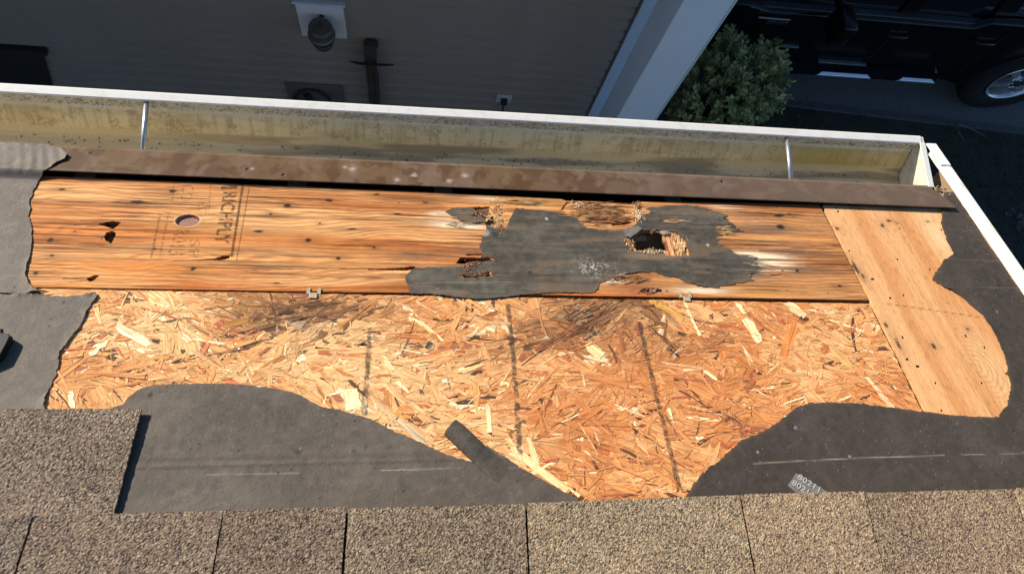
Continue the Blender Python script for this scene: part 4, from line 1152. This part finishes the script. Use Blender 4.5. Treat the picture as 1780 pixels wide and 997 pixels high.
# walls of the house we stand on
nh = empty("near_house", Matrix.Translation((0, 0, 0)), "house wall and soffit below the stripped roof", "house")
MB().box((U_L, -1.2, 0), (1.25, .30, 3.02)).build("wall", M_SIDEW, nh)
MB().box((U_L, -1.19, 3.024), (1.25, .298, 3.06)).build("attic_shade_box", M_SHADE, nh)  # dark box added in the attic so the hole shows black
MB().box((U_L, .301, 3.10), (1.25, .60, 3.115)).build("soffit", M_SHADE, nh)  # coloured near-black so the openings above it stay dark

# ================================================================== GROUND
def ground():
    MB().add([(-60, -60, 0), (60, -60, 0), (60, 60, 0), (-60, 60, 0)], [(0, 1, 2, 3)])
g = MB().add([(-300, -300, 0), (300, -300, 0), (300, 300, 0), (-300, 300, 0)], [(0, 1, 2, 3)]).build("ground", M_SOIL)
tag(g, kind="structure")
gz = lambda px, py: (ray(px, py) / abs(ray(px, py)[2]) * CAM_H)
e0 = gz(1345, 181); e1 = gz(1780, 233); sl_ = (e1[1] - e0[1]) / (e1[0] - e0[0])
dw_ = MB()
Xs = np.linspace(1.7, 30, 40)
edge = [(x, e0[1] + sl_ * (x - e0[0]) * (1 if x < 7 else 1), 0) for x in Xs]
dw_.add([(x, y, .004) for x, y, z in edge] + [(x, 14, .004) for x, y, z in edge] + [(x, y, -.01) for x, y, z in edge], [(i, i + 1, 41 + i, 40 + i) for i in range(39)] + [(80 + i, 81 + i, i + 1, i) for i in range(39)])
tag(dw_.build("driveway", M_ASPH), kind="structure")
kb = MB().add([(x, y - .012, -.01) for x, y, z in edge] + [(x, y + .0, .010) for x, y, z in edge] + [(x, y + .05, .010) for x, y, z in edge], [(i, i + 1, 41 + i, 40 + i) for i in range(39)] + [(40 + i, 41 + i, 81 + i, 80 + i) for i in range(39)])
tag(kb.build("driveway_edge", plain("concrete_edge", (.085, .085, .085), .9, scale=20)), kind="structure")

# thin grass and leaf litter on the strip by the driveway
def grass():
    n = 9000
    x = rng.uniform(1.7, 6.6, n); y = rng.uniform(1.2, 2.95, n)
    ed = e0[1] + sl_ * (x - e0[0])
    k = (y < ed - .03) & (fbm(x * 2.3, y * 2.3, 3, 401) > .42); x = x[k]; y = y[k]; n = len(x)
    hgt = rng.uniform(.015, .06, n); a = rng.uniform(0, 6.28, n); le = rng.normal(0, .03, (n, 2)); wd = .004
    V = np.zeros((n, 3, 3)); V[:, 0] = np.stack([x + np.cos(a) * wd, y + np.sin(a) * wd, np.zeros(n)], 1); V[:, 1] = np.stack([x - np.cos(a) * wd, y - np.sin(a) * wd, np.zeros(n)], 1)
    V[:, 2] = np.stack([x + le[:, 0], y + le[:, 1], hgt], 1)
    me = mesh_np("grass", V.reshape(-1, 3), [np.arange(n * 3).reshape(-1, 3)], M_GRASS)
    tag(link("grass", me), "thin dark grass on the strip beside the driveway", "grass", kind="stuff")


grass()
for k, (pts, lab) in enumerate((([(1662, 217), (1660, 232), (1668, 248)], "short dry twig lying on the soil beside the driveway edge"), ([(1663, 217), (1685, 228), (1706, 243)], "long dry twig slanting across the soil beside the driveway edge"))):
    P = [gz(*p) for p in pts]
    MBt = MB().tube([(p[0], p[1], .02 + .015 * i) for i, p in enumerate(P)], [.006, .005, .003], 6)
    tag(MBt.build("twig", M_TWIG), lab, "twig", "dry twigs beside the driveway")
p = gz(1763, 378)
lf = MB()
for k in range(5):
    a = random.uniform(0, 6.28); ox, oy = random.gauss(0, .035), random.gauss(0, .06)
    lf.add([(p[0] + ox, p[1] + oy, .015), (p[0] + ox + .07 * math.cos(a), p[1] + oy + .07 * math.sin(a), .03), (p[0] + ox + .08 * math.cos(a + .5), p[1] + oy + .09 * math.sin(a + .5), .02), (p[0] + ox + .04 * math.cos(a + 1.2), p[1] + oy + .05 * math.sin(a + 1.2), .04)], [(0, 1, 2, 3)])
tag(lf.build("dry_leaf", plain("dry_leaf", (.075, .072, .06), .8)), "pale crumpled dead leaf on the dark grass beyond the rake", "leaf")

# ================================================================== NEIGHBOURING WING
WY = 2.2
wing = empty("house_wing", Matrix.Translation((-2, WY, 0)), "grey clapboard house wing in shade facing the gutter", "house")
Wm = Matrix.Translation((2, -WY, 0))
XR = 1.060
bd = MB()
e = .088
prof = [(0, 0), (-.016, .001), (-.0135, e * .60), (-.0165, e * .64), (-.004, e * .74), (-.002, e + .002), (0, e)]
bd.loft([[(x, WY + y, z) for y, z in prof] for x in (-3.0, XR - .001)])
b0 = bd.build("siding_board", M_SIDE, wing, M=Wm)
zb = .25
b0.location.z = zb
k = 1
while zb + k * e < 2.76:
    o = b0.copy(); COL.objects.link(o); o.parent = wing; o.location.z = zb + k * e; k += 1
MB().box((-3.0, WY + .002, .25), (XR + .06, 9.6, 2.76)).build("wall", M_SIDE, wing, M=Wm)
MB().box((-3.0, WY - .01, 0), (XR + .06, WY + .06, .249)).build("foundation", M_BRICKP, wing, M=Wm)
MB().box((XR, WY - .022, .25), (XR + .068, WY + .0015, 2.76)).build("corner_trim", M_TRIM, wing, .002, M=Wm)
MB().box((XR - .014, WY - .018, .25), (XR - .0005, WY - .001, 2.76)).build("corner_trim", plain("trim_shadow_brown", (.10, .09, .085), .7), wing, M=Wm)  # thin dark strip painted as a shadow line beside the trim
# unseen wall added to darken the left of the court
MB().box((-3.2, .70, 0), (-3.002, WY - .001, 2.6)).build("wall", M_SIDE, wing, M=Wm)
# gable roof over the wing
ev_y, ev_z = 1.74, 2.92
rise = .42
ridge_y = 6.2; ridge_z = ev_z + rise * (ridge_y - ev_y)
rf = MB().loft([[(x, ev_y, ev_z), (x, ridge_y, ridge_z), (x, 2 * ridge_y - ev_y, ev_z), (x, 2 * ridge_y - ev_y, ev_z - .12), (x, ridge_y, ridge_z - .12), (x, ev_y, ev_z - .12)] for x in (-8.0, 1.26)])
rf.build("roof", M_ROOFB, wing, M=Wm)
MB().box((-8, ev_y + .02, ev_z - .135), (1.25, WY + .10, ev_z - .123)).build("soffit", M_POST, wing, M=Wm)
MB().add([(XR + .05, WY + .1, 2.75), (XR + .05, 2 * ridge_y - WY, 2.75), (XR + .05, ridge_y, ridge_z - .12), (XR + .03, WY + .1, 2.75), (XR + .03, 2 * ridge_y - WY, 2.75), (XR + .03, ridge_y, ridge_z - .12)], [(0, 1, 2), (5, 4, 3), (0, 3, 4, 1), (1, 4, 5, 2), (2, 5, 3, 0)]).build("gable_wall", M_SIDE, wing, M=Wm)
MB().box((-8, WY + .01, 0), (-3.01, 9.6, 2.76)).build("wall", M_SIDE, wing, M=Wm)

# porch post
py0 = 1.735
pl_, pr_ = .5735 * py0, .6865 * py0
post = empty("porch_post", Matrix.Translation(((pl_ + pr_) / 2, py0 + .1, 0)), "square white porch post tinted blue for sky shade, standing at the corner of the grey wing", "post")
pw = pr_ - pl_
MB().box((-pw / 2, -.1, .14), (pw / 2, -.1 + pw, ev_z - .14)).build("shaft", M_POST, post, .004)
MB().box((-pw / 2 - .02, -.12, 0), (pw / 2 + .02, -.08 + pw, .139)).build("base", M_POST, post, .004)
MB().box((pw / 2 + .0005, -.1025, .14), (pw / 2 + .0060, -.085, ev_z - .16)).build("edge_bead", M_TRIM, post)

# wall light
a = aty(514, 8, WY - .03); b_ = aty(602, 66, WY - .03); c_ = aty(524, 65, WY - .03); d_ = aty(597, 13, WY - .03)
xl = (a[0] + c_[0]) / 2; xr = (b_[0] + d_[0]) / 2; zt = (a[2] + d_[2]) / 2; zl = (b_[2] + c_[2]) / 2
lt = empty("wall_light", Matrix.Translation(((xl + xr) / 2, WY, (zt + zl) / 2)), "jar-shaped wall lantern with dark cap on a white mounting block", "wall light")
hw_, hh_ = (xr - xl) / 2, (zt - zl) / 2
MB().box((-hw_, -.03, -hh_), (hw_, -.002, hh_)).build("mounting_block", plain("block_white", (.70, .74, .80), .5, var=.03), lt, .004)
MB().box((-hw_ - .012, -.034, hh_ + .0006), (hw_ + .012, -.002, hh_ + .016)).build("mounting_block_cap", M_TRIM, lt, .003)


def lathe(prof, c, seg=20):
    V = []; Fc = []
    for (r, z) in prof:
        for k in range(seg):
            an = 2 * math.pi * k / seg; V.append((c[0] + r * math.cos(an), c[1] + r * math.sin(an), c[2] + z))
    n = len(prof)
    for i in range(n - 1):
        for k in range(seg):
            a = i * seg + k; b = i * seg + (k + 1) % seg; Fc.append((a, b, b + seg, a + seg))
    Fc.append(tuple(reversed(range(seg)))); Fc.append(tuple((n - 1) * seg + k for k in range(seg)))
    return V, Fc


lc = (.004, -.105, .0)
MB().add(*lathe([(.03, .075), (.052, .070), (.058, .058), (.060, .020), (.066, .012), (.066, .004), (.05, .002)], lc)).build("cap", plain("lantern_cap", (.10, .105, .10), .45, .3), lt, smooth=False)
MB().add(*lathe([(.050, .003), (.058, -.004), (.060, -.016), (.050, -.030)], lc)).build("collar", M_BRONZE, lt)
MB().add(*lathe([(.047, -.028), (.048, -.060), (.042, -.074), (.02, -.080)], lc)).build("glass_jar", M_JAR, lt, smooth=True)
MB().tube([(.004, -.028, .045), (.004, -.06, .055), (.004, -.105, .072)], .012, 8).build("arm", M_BRONZE, lt)

# outlet
p = aty(876, 172, WY - .02)
ou = empty("wall_outlet", Matrix.Translation((p[0], WY, p[2])), "small white wall outlet with a dark plug and cord hanging from it", "outlet")
MB().box((-.045, -.026, -.034), (.045, -.012, .036)).build("cover_plate", plain("outlet_white", (.55, .56, .57), .5), ou, .003)
MB().box((-.018, -.052, -.024), (.018, -.0265, .020)).build("plug", M_DARK, ou, .004)
MB().tube([(0, -.045, -.02), (.002, -.05, -.10), (.006, -.04, -.3), (.0, -.03, -.7)], .006, 6).build("cord", M_DARK, ou)

# weathered board with an iron bar, on the wall
p = aty(640, 78, WY - .05)
hb = empty("hose_hanger", Matrix.Translation((p[0], WY, p[2])), "dark weathered upright board with a black iron bar across it on the siding", "hanger")
MB().loft([[(-.026 + o, -.075, z), (.036 + o, -.075, z), (.034 + o, -.016, z), (-.022 + o, -.016, z)] for z, o in ((-1.6, .0), (-.5, .004), (-.30, .006), (-.28, -.002), (-.02, .004), (.0, .006))]).build("board", M_BOARD, hb, .004)
MB().box((.026, -.084, -1.5), (.038, -.0755, -.10)).build("batten", plain("batten_wood", (.06, .05, .04), .8), hb)
MB().box((-.026, -.086, -.30), (-.018, -.0755, -.04)).build("batten", plain("batten_grey", (.11, .10, .095), .8), hb)
MB().tube([(-.10, -.10, -.078), (-.055, -.105, -.085), (.0, -.106, -.086), (.10, -.105, -.084), (.128, -.10, -.084)], [.002, .008, .007, .006, .004], 8).build("iron_bar", M_BLACK, hb)
MB().box((-.022, -.075, .0005), (.050, -.030, .018)).build("board_cap", M_BOARD, hb, .006)

# grey plate with dark hose loop
a = aty(494, 142, WY - .02); b_ = aty(595, 150, WY - .02)
pz = (a[2] + b_[2]) / 2
hp = empty("hose_plate", Matrix.Translation(((a[0] + b_[0]) / 2, WY, pz)), "grey rectangular wall plate with a dark looped hose, low on the siding", "hose plate")
hw_ = (b_[0] - a[0]) / 2
MB().box((-hw_, -.03, -.36), (hw_, -.015, 0)).build("plate", M_GREYP, hp, .003)
pts = [(.10 * math.cos(t) * (1 if t < 4 else .9) - .02, -.045 - .006 * math.sin(3 * t), -.12 + .085 * math.sin(t)) for t in np.linspace(0, 5.2, 24)]
MB().tube(pts, .009, 8).build("hose_loop", M_DARK, hp, smooth=True)
MB().tube([(-.05, -.04, -.08), (-.03, -.05, -.14), (-.04, -.045, -.22)], .02, 8).build("hose_nozzle", M_DARK, hp)

# dark shallow cabinet at the left
p = aty(80, 97, WY - .06)
cb = empty("wall_cabinet", Matrix.Translation((p[0], WY, p[2])), "dark shallow cabinet with a projecting lid against the siding at far left", "cabinet")
MB().loft([[(-.9, -.042, -.0155), (-.03, -.042, -.0155), (-.03, -.014, -.0155), (-.9, -.014, -.0155)], [(-.9, -.042, -.40), (-.15, -.042, -.40), (-.15, -.014, -.40), (-.9, -.014, -.40)]]).build("body", plain("cabinet_dark", (.018, .021, .022), .6), cb, .003)
MB().box((-.92, -.055, -.015), (.0, -.014, .012)).build("lid", plain("cabinet_lid", (.020, .017, .022), .6), cb, .003)

# ================================================================== BUSH
def bush():
    C0 = np.array([2.06, 2.50, .78]); R = np.array([.325, .30, .50])
    root = empty("evergreen_bush", Matrix.Translation((C0[0], C0[1], 0)), "rounded leafy green bush growing between the porch post and the driveway", "bush")
    tk = MB()
    tk.tube([(0, 0, 0), (.01, .01, .3), (.0, .0, .55)], [.03, .024, .016], 8)
    tk.build("trunk", M_BARK, root)
    br = MB(); V = []; Cc = []
    r2 = np.random.default_rng(5)
    for k in range(900):
        d = r2.normal(0, 1, 3); d /= np.linalg.norm(d)
        if d[2] < -.85: continue
        rad = (.62 + .42 * r2.random() ** .7) * (1 + .14 * math.sin(d[0] * 7 + d[2] * 5))
        tip = d * R * rad + np.array([0, 0, C0[2]])
        if k % 9 == 0:
            br.tube([(0, 0, .35), tuple(tip * .55 + np.array([0, 0, C0[2] * .40])), tuple(tip)], [.007, .005, .002], 5)
        # spray: whorls of leaves up a short twig
        ax = d * .6 + np.array([0, 0, .55]) + r2.normal(0, .25, 3); ax /= np.linalg.norm(ax)
        tone = .55 + .75 * r2.random()
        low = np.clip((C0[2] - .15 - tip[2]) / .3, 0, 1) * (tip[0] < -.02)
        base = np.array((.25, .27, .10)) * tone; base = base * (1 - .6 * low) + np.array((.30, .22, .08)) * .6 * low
        for q in range(18):
            h = r2.random() * .075; an = r2.random() * 6.28
            x = np.cross(ax, [0.3, .8, .2]); x /= np.linalg.norm(x); y = np.cross(ax, x)
            o = x * math.cos(an) + y * math.sin(an)
            p0 = tip + ax * (h - .03) + o * .004
            dirv = o * .75 + ax * (.3 + .7 * r2.random()); dirv /= np.linalg.norm(dirv)
            L = .022 + .018 * r2.random(); wv = np.cross(dirv, ax); wv /= (np.linalg.norm(wv) + 1e-6); ww = .0072 + .004 * r2.random()
            up = np.cross(wv, dirv) * .003
            V += [p0, p0 + dirv * L * .5 + wv * ww + up, p0 + dirv * L, p0 + dirv * L * .5 - wv * ww + up]
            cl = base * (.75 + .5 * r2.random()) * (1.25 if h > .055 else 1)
            Cc += [cl] * 4
    br.build("branches", M_BARK, root)
    V = np.array(V); me = mesh_np("foliage", V, [np.arange(len(V)).reshape(-1, 4)], M_LEAF, np.array(Cc))
    link("foliage", me, root)


bush()

# ================================================================== TRUCK (faces left, its side to us)
def truck():
    YS = 3.0
    XA = 4.84          # rear axle
    XF = XA - 3.55     # front axle
    T = empty("pickup_truck", Matrix.Translation((3.1, YS + .97, 0)), "black pickup truck parked on the driveway in shade with chrome step pads", "pickup truck")
    TM = Matrix.Translation((-3.1, -YS - .97, 0))
    GR = .44; WR = .41
    BELT = 1.06
    # body side with wheel arches cut out, bulging outwards
    def arch(xc, r=.52, n=18):
        return [(xc + r * math.cos(t), GR + r * math.sin(t)) for t in np.linspace(math.pi, 0, n)]
    out = [(XF - .95, .55), (XF - .95, 1.0), (XF - .80, 1.06), (XF + .9, 1.10), (XF + 1.05, BELT), (XA - .95, BELT), (XA - .85, 1.12), (XA + 1.05, 1.14), (XA + 1.12, 1.0), (XA + 1.12, .55), (XA + .515, .50)]
    a2 = arch(XA)[::-1]; a1 = arch(XF)[::-1]
    out = out + a2 + [(XA - .53, .42), (XF + .53, .42)] + a1 + [(XF - .53, .52)]
    out = np.array(out)

    def bulge(x, z):
        b = .045 * np.cos((z - .80) / .42 * 1.2)
        b = b + .045 * np.exp(-((np.hypot(x - XA, z - GR) - .56) / .08) ** 2) * (z > .42) + .045 * np.exp(-((np.hypot(x - XF, z - GR) - .56) / .08) ** 2)
        return b
    lo = out.min(0); hi = out.max(0)
    for side in (0, 1):
        me, V = sheet("body_side", out, M_PAINT, lambda u, w, D: bulge(u, w), lambda u, w, D: np.full((len(u), 3), .01), .025, .02, .05, [], 0, 3)
        co = np.empty(len(me.vertices) * 3, np.float32); me.vertices.foreach_get("co", co); co = co.reshape(-1, 3)
        yy = (YS + .045 - co[:, 2]) if side == 0 else (YS + 1.90 + co[:, 2] - .045)
        co = np.column_stack([co[:, 0], yy, co[:, 1]]); me.vertices.foreach_set("co", co.astype(np.float32).ravel())
        me.polygons.foreach_set("use_smooth", np.ones(len(me.polygons), bool)); me.update()
        link("body_side", me, T, TM)
    y0, y1 = YS + .06, YS + 1.88

    def sect(x, zt, cr=.07, inset=0.):
        return [(x, y0 + inset, .45), (x, y0 + inset, zt - .05), (x, y0 + .05 + inset, zt), (x, y0 + .5, zt + cr * .7), (x, (y0 + y1) / 2, zt + cr), (x, y1 - .5, zt + cr * .7), (x, y1 - .05 - inset, zt), (x, y1 - inset, zt - .05), (x, y1 - inset, .45)]
    MB().loft([sect(XF - .93, .95, .03), sect(XF - .85, 1.06), sect(XF + .3, 1.12), sect(XF + 1.0, 1.15)]).build("hood", M_PAINT, T, .01, True, TM)
    MB().box((XF - .55, y0 + .25, .30), (XA + .9, y1 - .25, .60)).build("chassis", M_BLACK, T, 0, False, TM)
    MB().box((XF + .55, y0 + .012, .44), (XA - .60, y1 - .012, 1.03)).build("cabin_floor", M_BLACK, T, 0, False, TM)
    MB().box((XA - .70, y0 + .02, .70), (XA + 1.08, y0 + .09, 1.145)).build("bed_rail", M_PAINT, T, .01, False, TM)
    MB().box((XA - .70, y1 - .09, .70), (XA + 1.08, y1 - .02, 1.145)).build("bed_rail", M_PAINT, T, .01, False, TM)
    MB().box((XA + 1.03, y0 + .095, .70), (XA + 1.09, y1 - .095, 1.14)).build("tailgate", M_PAINT, T, .01, False, TM)
    MB().box((XA - .72, y0 + .095, .68), (XA + 1.02, y1 - .095, .72)).build("bed_floor", M_BLACK, T, 0, False, TM)
    # cab: pillars and roof round dark glass
    xb0, xb1, xt0, xt1 = XF + .86, XA - .66, XF + 1.55, XA - .80
    zt = 1.84; yi = .17
    P = lambda t, s, z: None
    gl = MB()
    gl.loft([[(xb0 + .02, y0 + .03, BELT), (xb1 - .02, y0 + .03, BELT), (xb1 - .02, y1 - .03, BELT), (xb0 + .02, y1 - .03, BELT)], [(xt0 + .02, y0 + yi + .02, zt - .03), (xt1 - .02, y0 + yi + .02, zt - .03), (xt1 - .02, y1 - yi - .02, zt - .03), (xt0 + .02, y1 - yi - .02, zt - .03)]])
    gl.build("window_glass", M_GLASSD, T, 0, False, TM)
    rfm = MB()
    ring = lambda z, ix: [(xt0 + ix, y0 + yi + ix, z), (xt1 - ix, y0 + yi + ix, z), (xt1 - ix, y1 - yi - ix, z), (xt0 + ix, y1 - yi - ix, z)]
    rfm.loft([ring(zt - .05, 0), ring(zt, .02), ring(zt + .05, .15)])
    rfm.build("cab_roof", M_PAINT, T, .01, True, TM)
    xm = XF + 2.02
    for s in (0, 1):
        f = (lambda y: y) if s == 0 else (lambda y: y0 + y1 - y)
        for (b0_, b1_, t0, t1) in ((xb0, xb0 + .09, xt0, xt0 + .07), (xm, xm + .13, xm + .05, xm + .15), (xb1 - .16, xb1, xt1 - .13, xt1)):
            MB().loft([[(b0_, f(y0 + .004), BELT - .01), (b1_, f(y0 + .004), BELT - .01), (b1_, f(y0 + .06), BELT - .01), (b0_, f(y0 + .06), BELT - .01)],
                       [(t0, f(y0 + yi - .012), zt - .03), (t1, f(y0 + yi - .012), zt - .03), (t1, f(y0 + yi + .05), zt - .03), (t0, f(y0 + yi + .05), zt - .03)]]).build("pillar", M_PAINT, T, .004, False, TM)
        MB().box((xb0 + .10, min(f(y0 - .020), f(y0 + .03)), BELT - .012), (xb1 - .06, max(f(y0 - .020), f(y0 + .03)), BELT + .010)).build("belt_trim", plain("belt_trim", (.05, .06, .065), .35, .3), T, .004, False, TM)
    # handles, measured
    for (px, py) in ((1560, 62), (1712, 74)):
        p = aty(px, py, YS - .015)
        MB().tube([(p[0] - .085, YS + .005, p[2]), (p[0] - .065, YS - .03, p[2]), (p[0] + .065, YS - .03, p[2]), (p[0] + .085, YS + .005, p[2])], .013, 8).build("door_handle", M_PAINT, T, 0, True, TM)
        MB().box((p[0] - .07, YS + .0, p[2] - .03), (p[0] + .07, YS + .012, p[2] + .028)).build("handle_recess", M_BLACK, T, .006, False, TM)
    # door gaps
    for x in (XF + .93, xm + .05, XA - .66):
        MB().box((x - .004, YS - .0015, .50), (x + .004, YS + .03, BELT - .02)).build("door_gap", M_BLACK, T, 0, False, TM)
    # mirror
    p = aty(1468, 38, YS - .13)
    MB().loft([[(p[0] - .09 + a, YS - .02 - d * .24, p[2] + z) for a, z in ((0, -.10), (.11, -.085), (.12, .09), (.02, .10))] for d in (0.15, .6, 1.0)]).build("side_mirror", M_PAINT, T, .02, True, TM)
    MB().tube([(p[0] + .02, YS + .08, p[2] - .04), (p[0] + .02, YS - .06, p[2] - .04)], .03, 8).build("mirror_arm", M_PAINT, T, 0, True, TM)
    # badge strip and lettering, lower trim strips
    a = aty(1318, 31, YS - .01); b = aty(1373, 36, YS - .01)
    MB().box((a[0], YS - .016, (a[2] + b[2]) / 2 - .008), (b[0], YS - .004, (a[2] + b[2]) / 2 + .010)).build("badge", M_CHROME, T, .003, False, TM)
    c0 = aty(1335, 36, YS - .01)
    for i in range(7):
        x = c0[0] + i * .022
        MB().box((x, YS - .014, (a[2] + b[2]) / 2 - .050), (x + .014, YS - .004, (a[2] + b[2]) / 2 - .018 + .004 * (i % 2))).build("badge_letter", M_CHROME, T, .002, False, TM)
    for (p0, p1) in (((1357, 78), (1387, 83)), ((1423, 106), (1504, 114)), ((1581, 121), (1628, 125))):
        a = aty(*p0, YS - .01); b = aty(*p1, YS - .01); z = (a[2] + b[2]) / 2
        MB().box((a[0], YS - .02, z - .007), (b[0], YS + .02, z + .006)).build("trim_strip", plain("satin_trim", (.22, .23, .24), .4, .6), T, .003, False, TM)
    # running board with chrome pads
    a = aty(1300, 121, YS - .10); b = aty(1632, 141, YS - .10); z = aty(1520, 134, YS - .10)[2]
    MB().loft([[(x, YS - .105, z - .02), (x, YS - .10, z), (x, YS - .02, z + .012), (x, YS + .12, z + .01), (x, YS + .12, z - .05), (x, YS - .05, z - .06)] for x in (XF + .62, b[0] - .02)]).build("running_board", M_PAINT, T, 0, False, TM)
    for (x0, x1) in ((1414, 1513), (1567, 1634)):
        p0 = aty(x0, 129, YS - .105)[0]; p1 = aty(x1, 139, YS - .105)[0]
        MB().loft([[(p0, YS - .108, z - .026), (p0 + .03, YS - .112, z - .004), (p0 + .06, YS - .090, z + .010), (p0 + .06, YS - .06, z - .03)], [(p1, YS - .108, z - .026), (p1 - .02, YS - .112, z - .004), (p1 - .05, YS - .090, z + .010), (p1 - .05, YS - .06, z - .03)]]).build("step_pad", M_STEP, T, .003, False, TM)
    # wheels
    for (xc, yc, s) in ((XA, YS + .03, 1), (XF, YS + .03, 1), (XA, YS + 1.87, -1), (XF, YS + 1.87, -1)):
        w = empty("wheel"); w.parent = T; w.location = (xc - 3.1, yc - YS - .97, GR)

        def ring3(prof, seg=40):
            V = []; Fc = []
            for (r, y) in prof:
                for k in range(seg):
                    an = 2 * math.pi * k / seg; V.append((r * math.cos(an), s * y, r * math.sin(an)))
            for i in range(len(prof) - 1):
                for k in range(seg):
                    A = i * seg + k; B = i * seg + (k + 1) % seg; Fc.append((A, B, B + seg, A + seg))
            return V, Fc
        MB().add(*ring3([(.218, .02), (.24, -.004), (.31, -.012), (.39, .002), (WR - .005, .03), (WR, .06), (WR, .21), (.39, .25), (.22, .25), (.218, .02)])).build("tyre", M_TYRE, w, smooth=True)
        MB().add(*ring3([(.223, -.006), (.217, -.012), (.206, -.004), (.198, .05), (.18, .11), (.18, .2)])).build("rim", M_STEP, w, smooth=True)
        for k in range(6):
            an = k * math.pi / 3 + .3; ca, sa = math.cos(an), math.sin(an)
            pt = lambda r, t, y: (r * ca - t * sa, s * y, r * sa + t * ca)
            MB().loft([[pt(.05, -.035, .0), pt(.05, .035, .0), pt(.05, .03, .05), pt(.05, -.03, .05)], [pt(.14, -.026, -.006), pt(.14, .026, -.006), pt(.14, .022, .05), pt(.14, -.022, .05)], [pt(.206, -.036, .004), pt(.206, .036, .004), pt(.206, .032, .05), pt(.206, -.032, .05)]]).build("spoke", M_STEP, w)
        MB().add(*ring3([(.075, .004), (.07, -.012), (.045, -.018), (.044, -.012), (.001, -.010)], 20)).build("hub", M_CHROME, w)
        MB().add(*ring3([(.038, -.0135), (.034, -.016), (.001, -.016)], 16)).build("hub_badge", M_DARK, w)
        for k in range(6):
            an = k * math.pi / 3; MB().tube([(.06 * math.cos(an), s * .002, .06 * math.sin(an)), (.06 * math.cos(an), s * -.022, .06 * math.sin(an))], .010, 6).build("lug_nut", M_CHROME, w)
        MB().add(*ring3([(.182, .10), (.001, .10)], 24)).build("brake_disc", M_DARK, w)
        MB().box((xc - .5, yc + s * .05 - (0 if s > 0 else .35), .46), (xc + .5, yc + s * .05 + (.35 if s > 0 else 0), 1.0)).build("wheel_well", M_BLACK, T, 0, False, TM) if False else None


truck()
